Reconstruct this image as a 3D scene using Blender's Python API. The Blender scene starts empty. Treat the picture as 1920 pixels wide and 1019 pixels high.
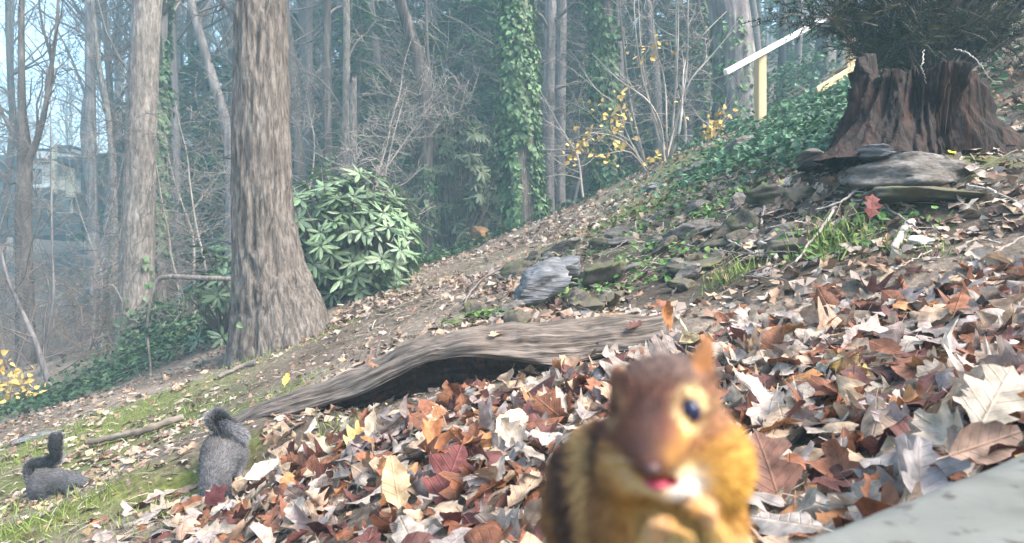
import bpy, math, random
import numpy as np
from mathutils import Vector, Matrix

# ------------------------------------------------------------------ camera, sky, sun, exposure
SC = bpy.context.scene
COL = SC.collection
FPX = 1250.0                      # focal length expressed in photo pixels (1920 wide)
cam_d = bpy.data.cameras.new('camera')
cam_d.sensor_width = 36.0
cam_d.lens = 36.0 * FPX / 1920.0
cam_d.clip_start = 0.01
cam_d.clip_end = 2000
cam_d.dof.use_dof = True
cam_d.dof.focus_distance = 2.6
cam_d.dof.aperture_fstop = (cam_d.lens / 1000.0) / 0.0030      # 3.0 mm opening
cam = bpy.data.objects.new('camera', cam_d)
cam.rotation_euler = (math.radians(90), 0, 0)
COL.objects.link(cam)
SC.camera = cam

SUN_EL, SUN_AZ = 50.0, 116.0      # azimuth measured from +Y (view direction) towards +X
world = bpy.data.worlds.new('World')
SC.world = world
world.use_nodes = True
wn = world.node_tree
bg = wn.nodes['Background']
sky = wn.nodes.new('ShaderNodeTexSky')
sky.sky_type = 'NISHITA'
sky.sun_disc = False
sky.sun_elevation = math.radians(SUN_EL)
sky.sun_rotation = math.radians(SUN_AZ)
sky.air_density = 1.0
sky.dust_density = 4.0
sky.ozone_density = 1.0
wn.links.new(sky.outputs[0], bg.inputs[0])
bg.inputs[1].default_value = 0.15
sun_d = bpy.data.lights.new('sun', 'SUN')
sun_d.energy = 2.7
sun_d.angle = math.radians(28)
sun_d.color = (1.0, 0.965, 0.915)
sun = bpy.data.objects.new('sun', sun_d)
_e, _a = math.radians(SUN_EL), math.radians(SUN_AZ)
_dir = Vector((math.cos(_e) * math.sin(_a), math.cos(_e) * math.cos(_a), math.sin(_e)))
sun.rotation_euler = _dir.to_track_quat('Z', 'Y').to_euler()
COL.objects.link(sun)
SC.view_settings.view_transform = 'Standard'
SC.view_settings.look = 'None'
SC.view_settings.gamma = 1.0
SC.view_settings.use_curve_mapping = False
SC.view_settings.exposure = 2.1
SC.cycles.use_denoising = True
SC.cycles.max_bounces = 6
SC.cycles.diffuse_bounces = 3
SC.cycles.transparent_max_bounces = 8
SC.cycles.volume_bounces = 1

# ------------------------------------------------------------------ helpers
RNG = np.random.default_rng(11)

def P(px, py, d):
    """a point of the place at depth d that the photograph shows at pixel (px, py)"""
    return np.array([(px - 960.0) / FPX * d, d, (509.5 - py) / FPX * d])

def hash3(ix, iy, iz, seed):
    h = (ix.astype(np.int64) * 374761393 + iy.astype(np.int64) * 668265263 + iz.astype(np.int64) * 2147483647 + seed * 974711) & 0x7fffffff
    h = ((h ^ (h >> 13)) * 1274126177) & 0x7fffffff
    h = ((h ^ (h >> 15)) * 2246822519) & 0x7fffffff
    return ((h ^ (h >> 16)) & 0xffff) / 65535.0

def vnoise(p, seed=0):
    p = np.asarray(p, float)
    i = np.floor(p).astype(np.int64)
    f = p - i
    f = f * f * (3 - 2 * f)
    r = 0
    for dx in (0, 1):
        for dy in (0, 1):
            for dz in (0, 1):
                w = (f[..., 0] if dx else 1 - f[..., 0]) * (f[..., 1] if dy else 1 - f[..., 1]) * (f[..., 2] if dz else 1 - f[..., 2])
                r = r + w * hash3(i[..., 0] + dx, i[..., 1] + dy, i[..., 2] + dz, seed)
    return r * 2 - 1

def fbm(p, seed=0, oct=4, gain=0.5):
    a, s, q = 1.0, 0, np.asarray(p, float)
    for k in range(oct):
        s = s + a * vnoise(q, seed + k * 17)
        a *= gain
        q = q * 2.03 + 11.3
    return s

def smooth01(x, a, b):
    t = np.clip((x - a) / (b - a), 0, 1)
    return t * t * (3 - 2 * t)

def make_mesh(name, V, F, mats=(), col=None, uv=None, smooth=True, midx=None):
    """V (n,3); F (m,3|4) array or a list of such arrays"""
    me = bpy.data.meshes.new(name)
    V = np.asarray(V, np.float32)
    Fs = F if isinstance(F, list) else [F]
    Fs = [np.asarray(f, np.int32) for f in Fs if len(f)]
    loops = np.concatenate([f.ravel() for f in Fs])
    tot = np.concatenate([np.full(len(f), f.shape[1], np.int32) for f in Fs])
    start = np.concatenate([[0], np.cumsum(tot)[:-1]]).astype(np.int32)
    me.vertices.add(len(V))
    me.vertices.foreach_set('co', V.ravel())
    me.loops.add(len(loops))
    me.loops.foreach_set('vertex_index', loops)
    me.polygons.add(len(tot))
    me.polygons.foreach_set('loop_start', start)
    me.polygons.foreach_set('loop_total', tot)
    me.polygons.foreach_set('use_smooth', np.full(len(tot), bool(smooth)))
    if midx is not None:
        me.polygons.foreach_set('material_index', np.asarray(midx, np.int32))
    me.update(calc_edges=True)
    if col is not None:
        c = np.asarray(col, np.float32)
        if c.shape[1] == 3:
            c = np.hstack([c, np.ones((len(c), 1), np.float32)])
        at = me.color_attributes.new('tint', 'FLOAT_COLOR', 'POINT')
        at.data.foreach_set('color', c.ravel())
    if uv is not None:
        ul = me.uv_layers.new(name='uv')
        ul.data.foreach_set('uv', np.asarray(uv, np.float32)[loops].ravel())
    for m in (mats if isinstance(mats, (list, tuple)) else [mats]):
        me.materials.append(m)
    me.validate()
    return me

def link(name, me, parent=None, loc=(0, 0, 0), rot=None, scale=None):
    o = bpy.data.objects.new(name, me)
    COL.objects.link(o)
    o.location = loc
    if rot is not None:
        o.rotation_euler = rot
    if scale is not None:
        o.scale = scale if hasattr(scale, '__len__') else (scale,) * 3
    if parent is not None:
        o.parent = parent
    return o

def obj(name, V, F, mats, parent=None, base=None, **kw):
    """world-space geometry; the object's origin is its parent's base, or base"""
    V = np.asarray(V, float)
    if parent is not None:
        root = np.array(parent.location)
        g = parent.parent
        while g is not None:
            root = root + np.array(g.location)
            g = g.parent
        return link(name, make_mesh(name, V - root, F, mats, **kw), parent)
    b = np.array(base if base is not None else (0, 0, 0), float)
    return link(name, make_mesh(name, V - b, F, mats, **kw), None, b)

def tag(o, label, cat, group=None, kind=None):
    o['label'] = label
    o['category'] = cat
    if group:
        o['group'] = group
    if kind:
        o['kind'] = kind
    return o

def stuff(o):
    o['kind'] = 'stuff'
    return o

def thing(name, loc, label, cat, group=None, rotz=0):
    o = bpy.data.objects.new(name, None)
    o.empty_display_size = 0.1
    COL.objects.link(o)
    o.location = loc
    o.rotation_euler = (0, 0, rotz)
    return tag(o, label, cat, group)

class Geo:
    """collects pieces of ONE part"""
    def __init__(s):
        s.V, s.Q, s.T, s.C, s.U, s.n = [], [], [], [], [], 0
    def add(s, V, Q=None, T=None, C=None, U=None):
        V = np.asarray(V, float)
        s.V.append(V)
        if Q is not None and len(Q):
            s.Q.append(np.asarray(Q, np.int64) + s.n)
        if T is not None and len(T):
            s.T.append(np.asarray(T, np.int64) + s.n)
        if C is not None:
            C = np.asarray(C, float)
            s.C.append(np.tile(C, (len(V), 1)) if C.ndim == 1 else C)
        if U is not None:
            s.U.append(U)
        s.n += len(V)
    def get(s):
        F = []
        if s.Q:
            F.append(np.concatenate(s.Q))
        if s.T:
            F.append(np.concatenate(s.T))
        return np.concatenate(s.V), F, (np.concatenate(s.C) if s.C else None), (np.concatenate(s.U) if s.U else None)
    def build(s, name, mats, parent=None, base=None, smooth=True):
        V, F, C, U = s.get()
        return obj(name, V, F, mats, parent, base, col=C, uv=U, smooth=smooth)
    def mesh(s, name, mats, smooth=True):
        V, F, C, U = s.get()
        return make_mesh(name, V, F, mats, col=C, uv=U, smooth=smooth)

def frames(pts):
    pts = np.asarray(pts, float)
    t = np.gradient(pts, axis=0)
    t /= np.linalg.norm(t, axis=1)[:, None] + 1e-12
    ref = np.array([0.0, 0, 1]) if abs(t[:, 2]).mean() < 0.8 else np.array([0.0, 1, 0])
    n = np.cross(t, ref)
    n /= np.linalg.norm(n, axis=1)[:, None] + 1e-12
    b = np.cross(n, t)
    return t, n, b

def tube(pts, rad, sides=6, cap=True):
    pts = np.asarray(pts, float)
    rad = np.asarray(rad, float) * np.ones(len(pts))
    t, n, b = frames(pts)
    a = np.linspace(0, 2 * np.pi, sides, endpoint=False)
    V = pts[:, None] + rad[:, None, None] * (np.cos(a)[None, :, None] * n[:, None] + np.sin(a)[None, :, None] * b[:, None])
    m = len(pts)
    i = np.arange(m - 1)[:, None] * sides
    j = np.arange(sides)[None]
    k = (j + 1) % sides
    Q = np.stack([i + j, i + k, i + sides + k, i + sides + j], -1).reshape(-1, 4)
    V = V.reshape(-1, 3)
    T = None
    if cap:
        V = np.vstack([V, pts[:1], pts[-1:]])
        c0, c1 = len(V) - 2, len(V) - 1
        jj = np.arange(sides)
        kk = (jj + 1) % sides
        e = (m - 1) * sides
        T = np.vstack([np.stack([kk, jj, np.full(sides, c0)], 1), np.stack([e + jj, e + kk, np.full(sides, c1)], 1)])
    return V, Q, T

def box(c, s, rz=0.0, rx=0.0, ry=0.0, bev=0.0):
    """box with chamfered edges: centre c, full size s"""
    h = np.asarray(s, float) / 2
    b = min(bev, h.min() * 0.8)
    R = np.array(Matrix.Rotation(rz, 3, 'Z') @ Matrix.Rotation(ry, 3, 'Y') @ Matrix.Rotation(rx, 3, 'X'))
    if b <= 0:
        V = np.array([[x, y, z] for x in (-1, 1) for y in (-1, 1) for z in (-1, 1)]) * h
        Q = [[0, 1, 3, 2], [4, 6, 7, 5], [0, 4, 5, 1], [2, 3, 7, 6], [0, 2, 6, 4], [1, 5, 7, 3]]
        return V @ R.T + np.asarray(c), np.array(Q), None
    V, idx = [], {}
    for sx in (-1, 1):
        for sy in (-1, 1):
            for sz in (-1, 1):
                for ax in range(3):
                    v = np.array([sx, sy, sz]) * (h - b)
                    v[ax] = (sx, sy, sz)[ax] * h[ax]
                    idx[(sx, sy, sz, ax)] = len(V)
                    V.append(v)
    Q, T = [], []
    for ax in range(3):
        u, w = (ax + 1) % 3, (ax + 2) % 3
        for s_ in (-1, 1):
            r = []
            for (p, q) in ((-1, -1), (1, -1), (1, 1), (-1, 1)):
                k = [0, 0, 0]
                k[ax], k[u], k[w] = s_, p, q
                r.append(idx[(*k, ax)])
            Q.append(r if s_ > 0 else r[::-1])
        for p in (-1, 1):
            for q in (-1, 1):
                k0, k1 = [0, 0, 0], [0, 0, 0]
                k0[ax], k1[ax] = -1, 1
                k0[u] = k1[u] = p
                k0[w] = k1[w] = q
                r = [idx[(*k0, u)], idx[(*k1, u)], idx[(*k1, w)], idx[(*k0, w)]]
                Q.append(r if p * q > 0 else r[::-1])
    for k in [(x, y, z) for x in (-1, 1) for y in (-1, 1) for z in (-1, 1)]:
        r = [idx[(*k, 0)], idx[(*k, 1)], idx[(*k, 2)]]
        T.append(r if k[0] * k[1] * k[2] > 0 else r[::-1])
    return np.array(V) @ R.T + np.asarray(c), np.array(Q), np.array(T)

def surface_nets(f, lo, hi, h):
    """polygonise f(P)<0 on a grid"""
    lo, hi = np.asarray(lo, float), np.asarray(hi, float)
    n = np.ceil((hi - lo) / h).astype(int) + 1
    ax = [lo[k] + h * np.arange(n[k]) for k in range(3)]
    G = np.stack(np.meshgrid(*ax, indexing='ij'), -1)
    D = f(G)
    S = D < 0
    c = np.zeros(np.array(n) - 1, int)
    offs = [(x, y, z) for x in (0, 1) for y in (0, 1) for z in (0, 1)]
    def sl(A, o):
        return A[o[0]:A.shape[0] - 1 + o[0], o[1]:A.shape[1] - 1 + o[1], o[2]:A.shape[2] - 1 + o[2]]
    for o in offs:
        c += sl(S, o)
    act = (c > 0) & (c < 8)
    idx = -np.ones(act.shape, int)
    idx[act] = np.arange(act.sum())
    acc = np.zeros((act.sum(), 3))
    cnt = np.zeros(act.sum())
    cell = np.stack(np.nonzero(act), 1)
    for a in offs:
        for b in offs:
            if sum(np.abs(np.array(a) - b)) != 1 or a > b:
                continue
            da, db = sl(D, a)[act], sl(D, b)[act]
            m = (da < 0) != (db < 0)
            t = np.where(m, da / (da - db + 1e-12), 0)
            acc += np.where(m[:, None], np.array(a) + t[:, None] * (np.array(b) - a), 0)
            cnt += m
    V = lo + h * (cell + acc / np.maximum(cnt, 1)[:, None])
    Q = []
    for k in range(3):
        u, w = (k + 1) % 3, (k + 2) % 3
        s0 = [slice(1, -1)] * 3
        s0[k] = slice(0, -1)
        s1 = list(s0)
        s1[k] = slice(1, None)
        A, B = S[tuple(s0)], S[tuple(s1)]
        for sgn in (0, 1):
            m = (A & ~B) if sgn == 0 else (~A & B)
            ijk = np.stack(np.nonzero(m), 1)
            if not len(ijk):
                continue
            base = ijk.copy()
            for q in range(3):
                if q != k:
                    base[:, q] += 1
            du, dw = np.zeros(3, int), np.zeros(3, int)
            du[u] = 1
            dw[w] = 1
            g = lambda e: idx[e[:, 0], e[:, 1], e[:, 2]]
            r = [g(base - du - dw), g(base - dw), g(base), g(base - du)]
            Q.append(np.stack(r if sgn == 0 else r[::-1], 1))
    Q = np.concatenate(Q)
    Q = Q[(Q >= 0).all(1)]
    return V, Q

def smin(a, b, k):
    h = np.clip(0.5 + 0.5 * (b - a) / k, 0, 1)
    return b * (1 - h) + a * h - k * h * (1 - h)

def ell(G, c, r, R=None):
    q = G - np.asarray(c, float)
    if R is not None:
        q = q @ R
    r = np.asarray(r, float)
    k0 = np.linalg.norm(q / r, axis=-1)
    k1 = np.linalg.norm(q / (r * r), axis=-1) + 1e-9
    return k0 * (k0 - 1) / k1

def capsule(G, a, b, ra, rb):
    a, b = np.asarray(a, float), np.asarray(b, float)
    ab = b - a
    t = np.clip(((G - a) @ ab) / (ab @ ab), 0, 1)
    return np.linalg.norm(G - a - t[..., None] * ab, axis=-1) - (ra + (rb - ra) * t)

def vnormals(V, Q):
    n = np.zeros_like(V)
    fn = np.cross(V[Q[:, 2]] - V[Q[:, 0]], V[Q[:, 3]] - V[Q[:, 1]])
    for k in range(4):
        np.add.at(n, Q[:, k], fn)
    return n / (np.linalg.norm(n, axis=1)[:, None] + 1e-12)

# ------------------------------------------------------------------ materials
def new_mat(name):
    m = bpy.data.materials.new(name)
    m.use_nodes = True
    nt = m.node_tree
    b = nt.nodes['Principled BSDF']
    return m, nt, b

def N(nt, t, **kw):
    n = nt.nodes.new(t)
    for k, v in kw.items():
        if hasattr(n, k) and k not in ('Scale',):
            try:
                setattr(n, k, v)
                continue
            except Exception:
                pass
        n.inputs[k].default_value = v
    return n

def ramp(nt, stops, fac=None):
    r = nt.nodes.new('ShaderNodeValToRGB')
    e = r.color_ramp.elements
    while len(e) < len(stops):
        e.new(0.5)
    for k, (p, c) in enumerate(stops):
        e[k].position = p
        e[k].color = (*c, 1) if len(c) == 3 else c
    if fac is not None:
        nt.links.new(fac, r.inputs[0])
    return r

def noise_mat(name, stops, scale=20, stretch=(1, 1, 1), detail=8, rough=0.85, bump=0.3, dist=0.01, coord='Object', bscale=None, spec=0.3, rgh=0.6):
    m, nt, b = new_mat(name)
    tc = nt.nodes.new('ShaderNodeTexCoord')
    mp = nt.nodes.new('ShaderNodeMapping')
    mp.inputs['Scale'].default_value = stretch
    nt.links.new(tc.outputs[coord], mp.inputs[0])
    nz = nt.nodes.new('ShaderNodeTexNoise')
    nz.inputs['Scale'].default_value = scale
    nz.inputs['Detail'].default_value = detail
    nz.inputs['Roughness'].default_value = rgh
    nt.links.new(mp.outputs[0], nz.inputs[0])
    r = ramp(nt, stops, nz.outputs[0])
    nt.links.new(r.outputs[0], b.inputs['Base Color'])
    b.inputs['Roughness'].default_value = rough
    b.inputs['Specular IOR Level'].default_value = spec
    if bump:
        n2 = nt.nodes.new('ShaderNodeTexNoise')
        n2.inputs['Scale'].default_value = bscale or scale * 1.7
        n2.inputs['Detail'].default_value = 8
        nt.links.new(mp.outputs[0], n2.inputs[0])
        bp = nt.nodes.new('ShaderNodeBump')
        bp.inputs['Strength'].default_value = bump
        bp.inputs['Distance'].default_value = dist
        nt.links.new(n2.outputs[0], bp.inputs['Height'])
        nt.links.new(bp.outputs[0], b.inputs['Normal'])
    return m

def bark_mat(name, dark, mid, light, scale=16, stretch=(1, 1, 0.13), bump=0.8, dist=0.02, moss=None):
    """furrowed bark: vertical plates from stretched noise, pale ridges, dark furrows"""
    m, nt, b = new_mat(name)
    tc = nt.nodes.new('ShaderNodeTexCoord')
    mp = nt.nodes.new('ShaderNodeMapping')
    mp.inputs['Scale'].default_value = stretch
    nt.links.new(tc.outputs['Object'], mp.inputs[0])
    nz = nt.nodes.new('ShaderNodeTexNoise')
    nz.inputs['Scale'].default_value = scale
    nz.inputs['Detail'].default_value = 9
    nz.inputs['Roughness'].default_value = 0.68
    nz.inputs['Distortion'].default_value = 0.6
    nt.links.new(mp.outputs[0], nz.inputs[0])
    r = ramp(nt, [(0.30, dark), (0.47, mid), (0.62, light)], nz.outputs[0])
    n3 = nt.nodes.new('ShaderNodeTexNoise')
    n3.inputs['Scale'].default_value = 3.0
    n3.inputs['Detail'].default_value = 4
    nt.links.new(tc.outputs['Object'], n3.inputs[0])
    r3 = ramp(nt, [(0.35, (0.72, 0.70, 0.68)), (0.65, (1.1, 1.1, 1.08))], n3.outputs[0])
    mx = nt.nodes.new('ShaderNodeMix')
    mx.data_type = 'RGBA'
    mx.blend_type = 'MULTIPLY'
    mx.inputs['Factor'].default_value = 1
    nt.links.new(r.outputs[0], mx.inputs['A'])
    nt.links.new(r3.outputs[0], mx.inputs['B'])
    out = mx.outputs['Result']
    if moss:
        n4 = nt.nodes.new('ShaderNodeTexNoise')
        n4.inputs['Scale'].default_value = 5.0
        n4.inputs['Detail'].default_value = 6
        nt.links.new(tc.outputs['Object'], n4.inputs[0])
        r4 = ramp(nt, [(0.55, (0, 0, 0)), (0.7, (1, 1, 1))], n4.outputs[0])
        m2 = nt.nodes.new('ShaderNodeMix')
        m2.data_type = 'RGBA'
        nt.links.new(r4.outputs[0], m2.inputs['Factor'])
        nt.links.new(out, m2.inputs['A'])
        m2.inputs['B'].default_value = (*moss, 1)
        out = m2.outputs['Result']
    nt.links.new(out, b.inputs['Base Color'])
    bp = nt.nodes.new('ShaderNodeBump')
    bp.inputs['Strength'].default_value = bump
    bp.inputs['Distance'].default_value = dist
    nt.links.new(nz.outputs[0], bp.inputs['Height'])
    nt.links.new(bp.outputs[0], b.inputs['Normal'])
    b.inputs['Roughness'].default_value = 0.9
    b.inputs['Specular IOR Level'].default_value = 0.2
    return m

def leaf_mat(name, source, rough=0.55, transl=0.25, veins=True, spec=0.35, gain=1.0, mottle=0.45, under=None):
    """thin leaf; colour from the object colour ('object') or the per-vertex tint ('tint')"""
    m, nt, b = new_mat(name)
    if source == 'object':
        s = nt.nodes.new('ShaderNodeObjectInfo')
        c = s.outputs['Color']
    else:
        s = nt.nodes.new('ShaderNodeVertexColor')
        s.layer_name = 'tint'
        c = s.outputs['Color']
    tc = nt.nodes.new('ShaderNodeTexCoord')
    nz = nt.nodes.new('ShaderNodeTexNoise')
    nz.inputs['Scale'].default_value = 5.0
    nz.inputs['Detail'].default_value = 6
    ge0 = nt.nodes.new('ShaderNodeNewGeometry')
    nt.links.new(ge0.outputs['Position'], nz.inputs[0])
    nz.inputs['Scale'].default_value = 48
    r = ramp(nt, [(0.3, (1 - mottle,) * 3), (0.7, (1 + mottle,) * 3)], nz.outputs[0])
    mx = nt.nodes.new('ShaderNodeMix')
    mx.data_type = 'RGBA'
    mx.blend_type = 'MULTIPLY'
    mx.inputs['Factor'].default_value = 1
    nt.links.new(c, mx.inputs['A'])
    nt.links.new(r.outputs[0], mx.inputs['B'])
    out = mx.outputs['Result']
    if under is not None:
        ge = nt.nodes.new('ShaderNodeNewGeometry')
        mu = nt.nodes.new('ShaderNodeMix')
        mu.data_type = 'RGBA'
        fm = nt.nodes.new('ShaderNodeMath')
        fm.operation = 'MULTIPLY'
        fm.inputs[1].default_value = under[3]
        nt.links.new(ge.outputs['Backfacing'], fm.inputs[0])
        nt.links.new(fm.outputs[0], mu.inputs['Factor'])
        nt.links.new(out, mu.inputs['A'])
        mu.inputs['B'].default_value = (*under[:3], 1)
        out = mu.outputs['Result']
    if veins:
        sp = nt.nodes.new('ShaderNodeSeparateXYZ')
        nt.links.new(tc.outputs['UV'], sp.inputs[0])
        ab = N(nt, 'ShaderNodeMath', operation='ABSOLUTE')
        nt.links.new(sp.outputs[0], ab.inputs[0])
        # side veins run obliquely: periodic in (v - 0.8|u|)
        k = N(nt, 'ShaderNodeMath', operation='MULTIPLY_ADD')
        nt.links.new(ab.outputs[0], k.inputs[0])
        k.inputs[1].default_value = -0.75
        nt.links.new(sp.outputs[1], k.inputs[2])
        k2 = N(nt, 'ShaderNodeMath', operation='MULTIPLY')
        nt.links.new(k.outputs[0], k2.inputs[0])
        k2.inputs[1].default_value = 7.0
        pp = N(nt, 'ShaderNodeMath', operation='PINGPONG')
        nt.links.new(k2.outputs[0], pp.inputs[0])
        pp.inputs[1].default_value = 0.5
        mn = N(nt, 'ShaderNodeMath', operation='MINIMUM')
        m3 = N(nt, 'ShaderNodeMath', operation='MULTIPLY')
        nt.links.new(ab.outputs[0], m3.inputs[0])
        m3.inputs[1].default_value = 4.0
        nt.links.new(m3.outputs[0], mn.inputs[0])
        nt.links.new(pp.outputs[0], mn.inputs[1])
        rv = ramp(nt, [(0.0, (1, 1, 1)), (0.09, (0, 0, 0))], mn.outputs[0])
        m4 = nt.nodes.new('ShaderNodeMix')
        m4.data_type = 'RGBA'
        m4.blend_type = 'MULTIPLY'
        nt.links.new(rv.outputs[0], m4.inputs['Factor'])
        nt.links.new(out, m4.inputs['A'])
        m4.inputs['B'].default_value = (1.25, 1.2, 1.1, 1)
        out = m4.outputs['Result']
        bp = nt.nodes.new('ShaderNodeBump')
        bp.inputs['Strength'].default_value = 0.5
        bp.inputs['Distance'].default_value = 0.004
        ad = N(nt, 'ShaderNodeMath', operation='MULTIPLY_ADD')
        nt.links.new(nz.outputs[0], ad.inputs[0])
        ad.inputs[1].default_value = 1.2
        nt.links.new(rv.outputs[0], ad.inputs[2])
        nt.links.new(ad.outputs[0], bp.inputs['Height'])
        nt.links.new(bp.outputs[0], b.inputs['Normal'])
    nt.links.new(out, b.inputs['Base Color'])
    b.inputs['Roughness'].default_value = rough
    b.inputs['Specular IOR Level'].default_value = spec
    if transl > 0:
        tr = nt.nodes.new('ShaderNodeBsdfTranslucent')
        nt.links.new(out, tr.inputs[0])
        ms = nt.nodes.new('ShaderNodeMixShader')
        ms.inputs[0].default_value = transl
        nt.links.new(b.outputs[0], ms.inputs[1])
        nt.links.new(tr.outputs[0], ms.inputs[2])
        nt.links.new(ms.outputs[0], nt.nodes['Material Output'].inputs[0])
    return m

def tint_mat(name, rough=0.8, spec=0.2, sheen=0.0, transl=0.0):
    m, nt, b = new_mat(name)
    s = nt.nodes.new('ShaderNodeVertexColor')
    s.layer_name = 'tint'
    nt.links.new(s.outputs[0], b.inputs['Base Color'])
    b.inputs['Roughness'].default_value = rough
    b.inputs['Specular IOR Level'].default_value = spec
    if sheen:
        b.inputs['Sheen Weight'].default_value = sheen
    if transl:
        tr = nt.nodes.new('ShaderNodeBsdfTranslucent')
        nt.links.new(s.outputs[0], tr.inputs[0])
        ms = nt.nodes.new('ShaderNodeMixShader')
        ms.inputs[0].default_value = transl
        nt.links.new(b.outputs[0], ms.inputs[1])
        nt.links.new(tr.outputs[0], ms.inputs[2])
        nt.links.new(ms.outputs[0], nt.nodes['Material Output'].inputs[0])
    return m

M = {}
M['oak_bark'] = bark_mat('oak_bark', (0.035, 0.028, 0.026), (0.135, 0.112, 0.098), (0.25, 0.218, 0.192), scale=40, stretch=(1, 1, 0.2), bump=1.0, dist=0.03)
M['pale_bark'] = bark_mat('pale_bark', (0.08, 0.065, 0.06), (0.18, 0.155, 0.138), (0.31, 0.275, 0.245), scale=30, stretch=(1, 1, 0.24), bump=0.7, dist=0.025)
M['dark_bark'] = bark_mat('dark_bark', (0.025, 0.02, 0.02), (0.085, 0.07, 0.065), (0.19, 0.165, 0.15), scale=9, stretch=(1, 1, 0.15), bump=0.6, dist=0.03)
M['grey_bark'] = bark_mat('grey_bark', (0.06, 0.052, 0.055), (0.16, 0.14, 0.14), (0.29, 0.265, 0.26), scale=9, stretch=(1, 1, 0.15), bump=0.5, dist=0.03)
M['twig'] = noise_mat('twig', [(0.3, (0.07, 0.055, 0.05)), (0.7, (0.22, 0.185, 0.165))], scale=3, bump=0)
M['twig_pale'] = noise_mat('twig_pale', [(0.3, (0.22, 0.18, 0.15)), (0.7, (0.45, 0.39, 0.34))], scale=6, bump=0)
M['needle'] = tint_mat('needle', 0.6, 0.25, transl=0.2)
M['ivy'] = tint_mat('ivy', 0.52, 0.35, transl=0.15)
M['litter'] = leaf_mat('litter', 'tint', rough=0.62, transl=0.16, spec=0.25)
M['leaf'] = leaf_mat('leaf', 'object', rough=0.62, transl=0.16, spec=0.25)
M['scrap'] = tint_mat('scrap', 0.7, 0.25)
M['rhodo'] = leaf_mat('rhodo', 'object', rough=0.36, transl=0.08, spec=0.5, mottle=0.2)
M['rhodo_tint'] = leaf_mat('rhodo_tint', 'tint', rough=0.36, transl=0.08, spec=0.5, mottle=0.2)
M['fur'] = tint_mat('fur', 0.75, 0.2, transl=0.1)
M['skin'] = tint_mat('skin', 0.8, 0.15)
M['wood_grey'] = noise_mat('wood_grey', [(0.28, (0.03, 0.022, 0.018)), (0.48, (0.125, 0.095, 0.075)), (0.72, (0.27, 0.22, 0.185))], scale=52, stretch=(0.10, 1, 1), bump=1.0, dist=0.015, coord='UV', rgh=0.65)
M['lumber'] = noise_mat('lumber', [(0.3, (0.40, 0.29, 0.15)), (0.7, (0.58, 0.45, 0.27))], scale=14, stretch=(1, 1, 0.1), bump=0.15, rough=0.65)
M['lumber_white'] = noise_mat('lumber_white', [(0.3, (0.66, 0.62, 0.56)), (0.7, (0.78, 0.75, 0.70))], scale=30, stretch=(1, 1, 1), bump=0.1, rough=0.5)
M['rock'] = noise_mat('rock', [(0.25, (0.035, 0.029, 0.024)), (0.5, (0.115, 0.098, 0.083)), (0.72, (0.25, 0.23, 0.21))], scale=14, bump=0.9, dist=0.02, rgh=0.7, stretch=(1, 1, 2.2))
M['rock_blue'] = noise_mat('rock_blue', [(0.25, (0.035, 0.035, 0.038)), (0.5, (0.115, 0.115, 0.12)), (0.72, (0.25, 0.255, 0.265))], scale=13, bump=1.0, dist=0.02, rgh=0.72, stretch=(0.5, 1, 3))
M['rock_moss'] = noise_mat('rock_moss', [(0.3, (0.03, 0.024, 0.018)), (0.46, (0.095, 0.078, 0.06)), (0.58, (0.085, 0.085, 0.035)), (0.75, (0.19, 0.17, 0.145))], scale=11, bump=0.9, dist=0.02, rgh=0.7)
M['rot'] = noise_mat('rot', [(0.3, (0.005, 0.004, 0.003)), (0.48, (0.016, 0.008, 0.006)), (0.62, (0.042, 0.017, 0.010)), (0.78, (0.06, 0.034, 0.024))], scale=16, stretch=(1, 1, 0.16), bump=1.0, dist=0.03, rgh=0.7)

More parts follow.
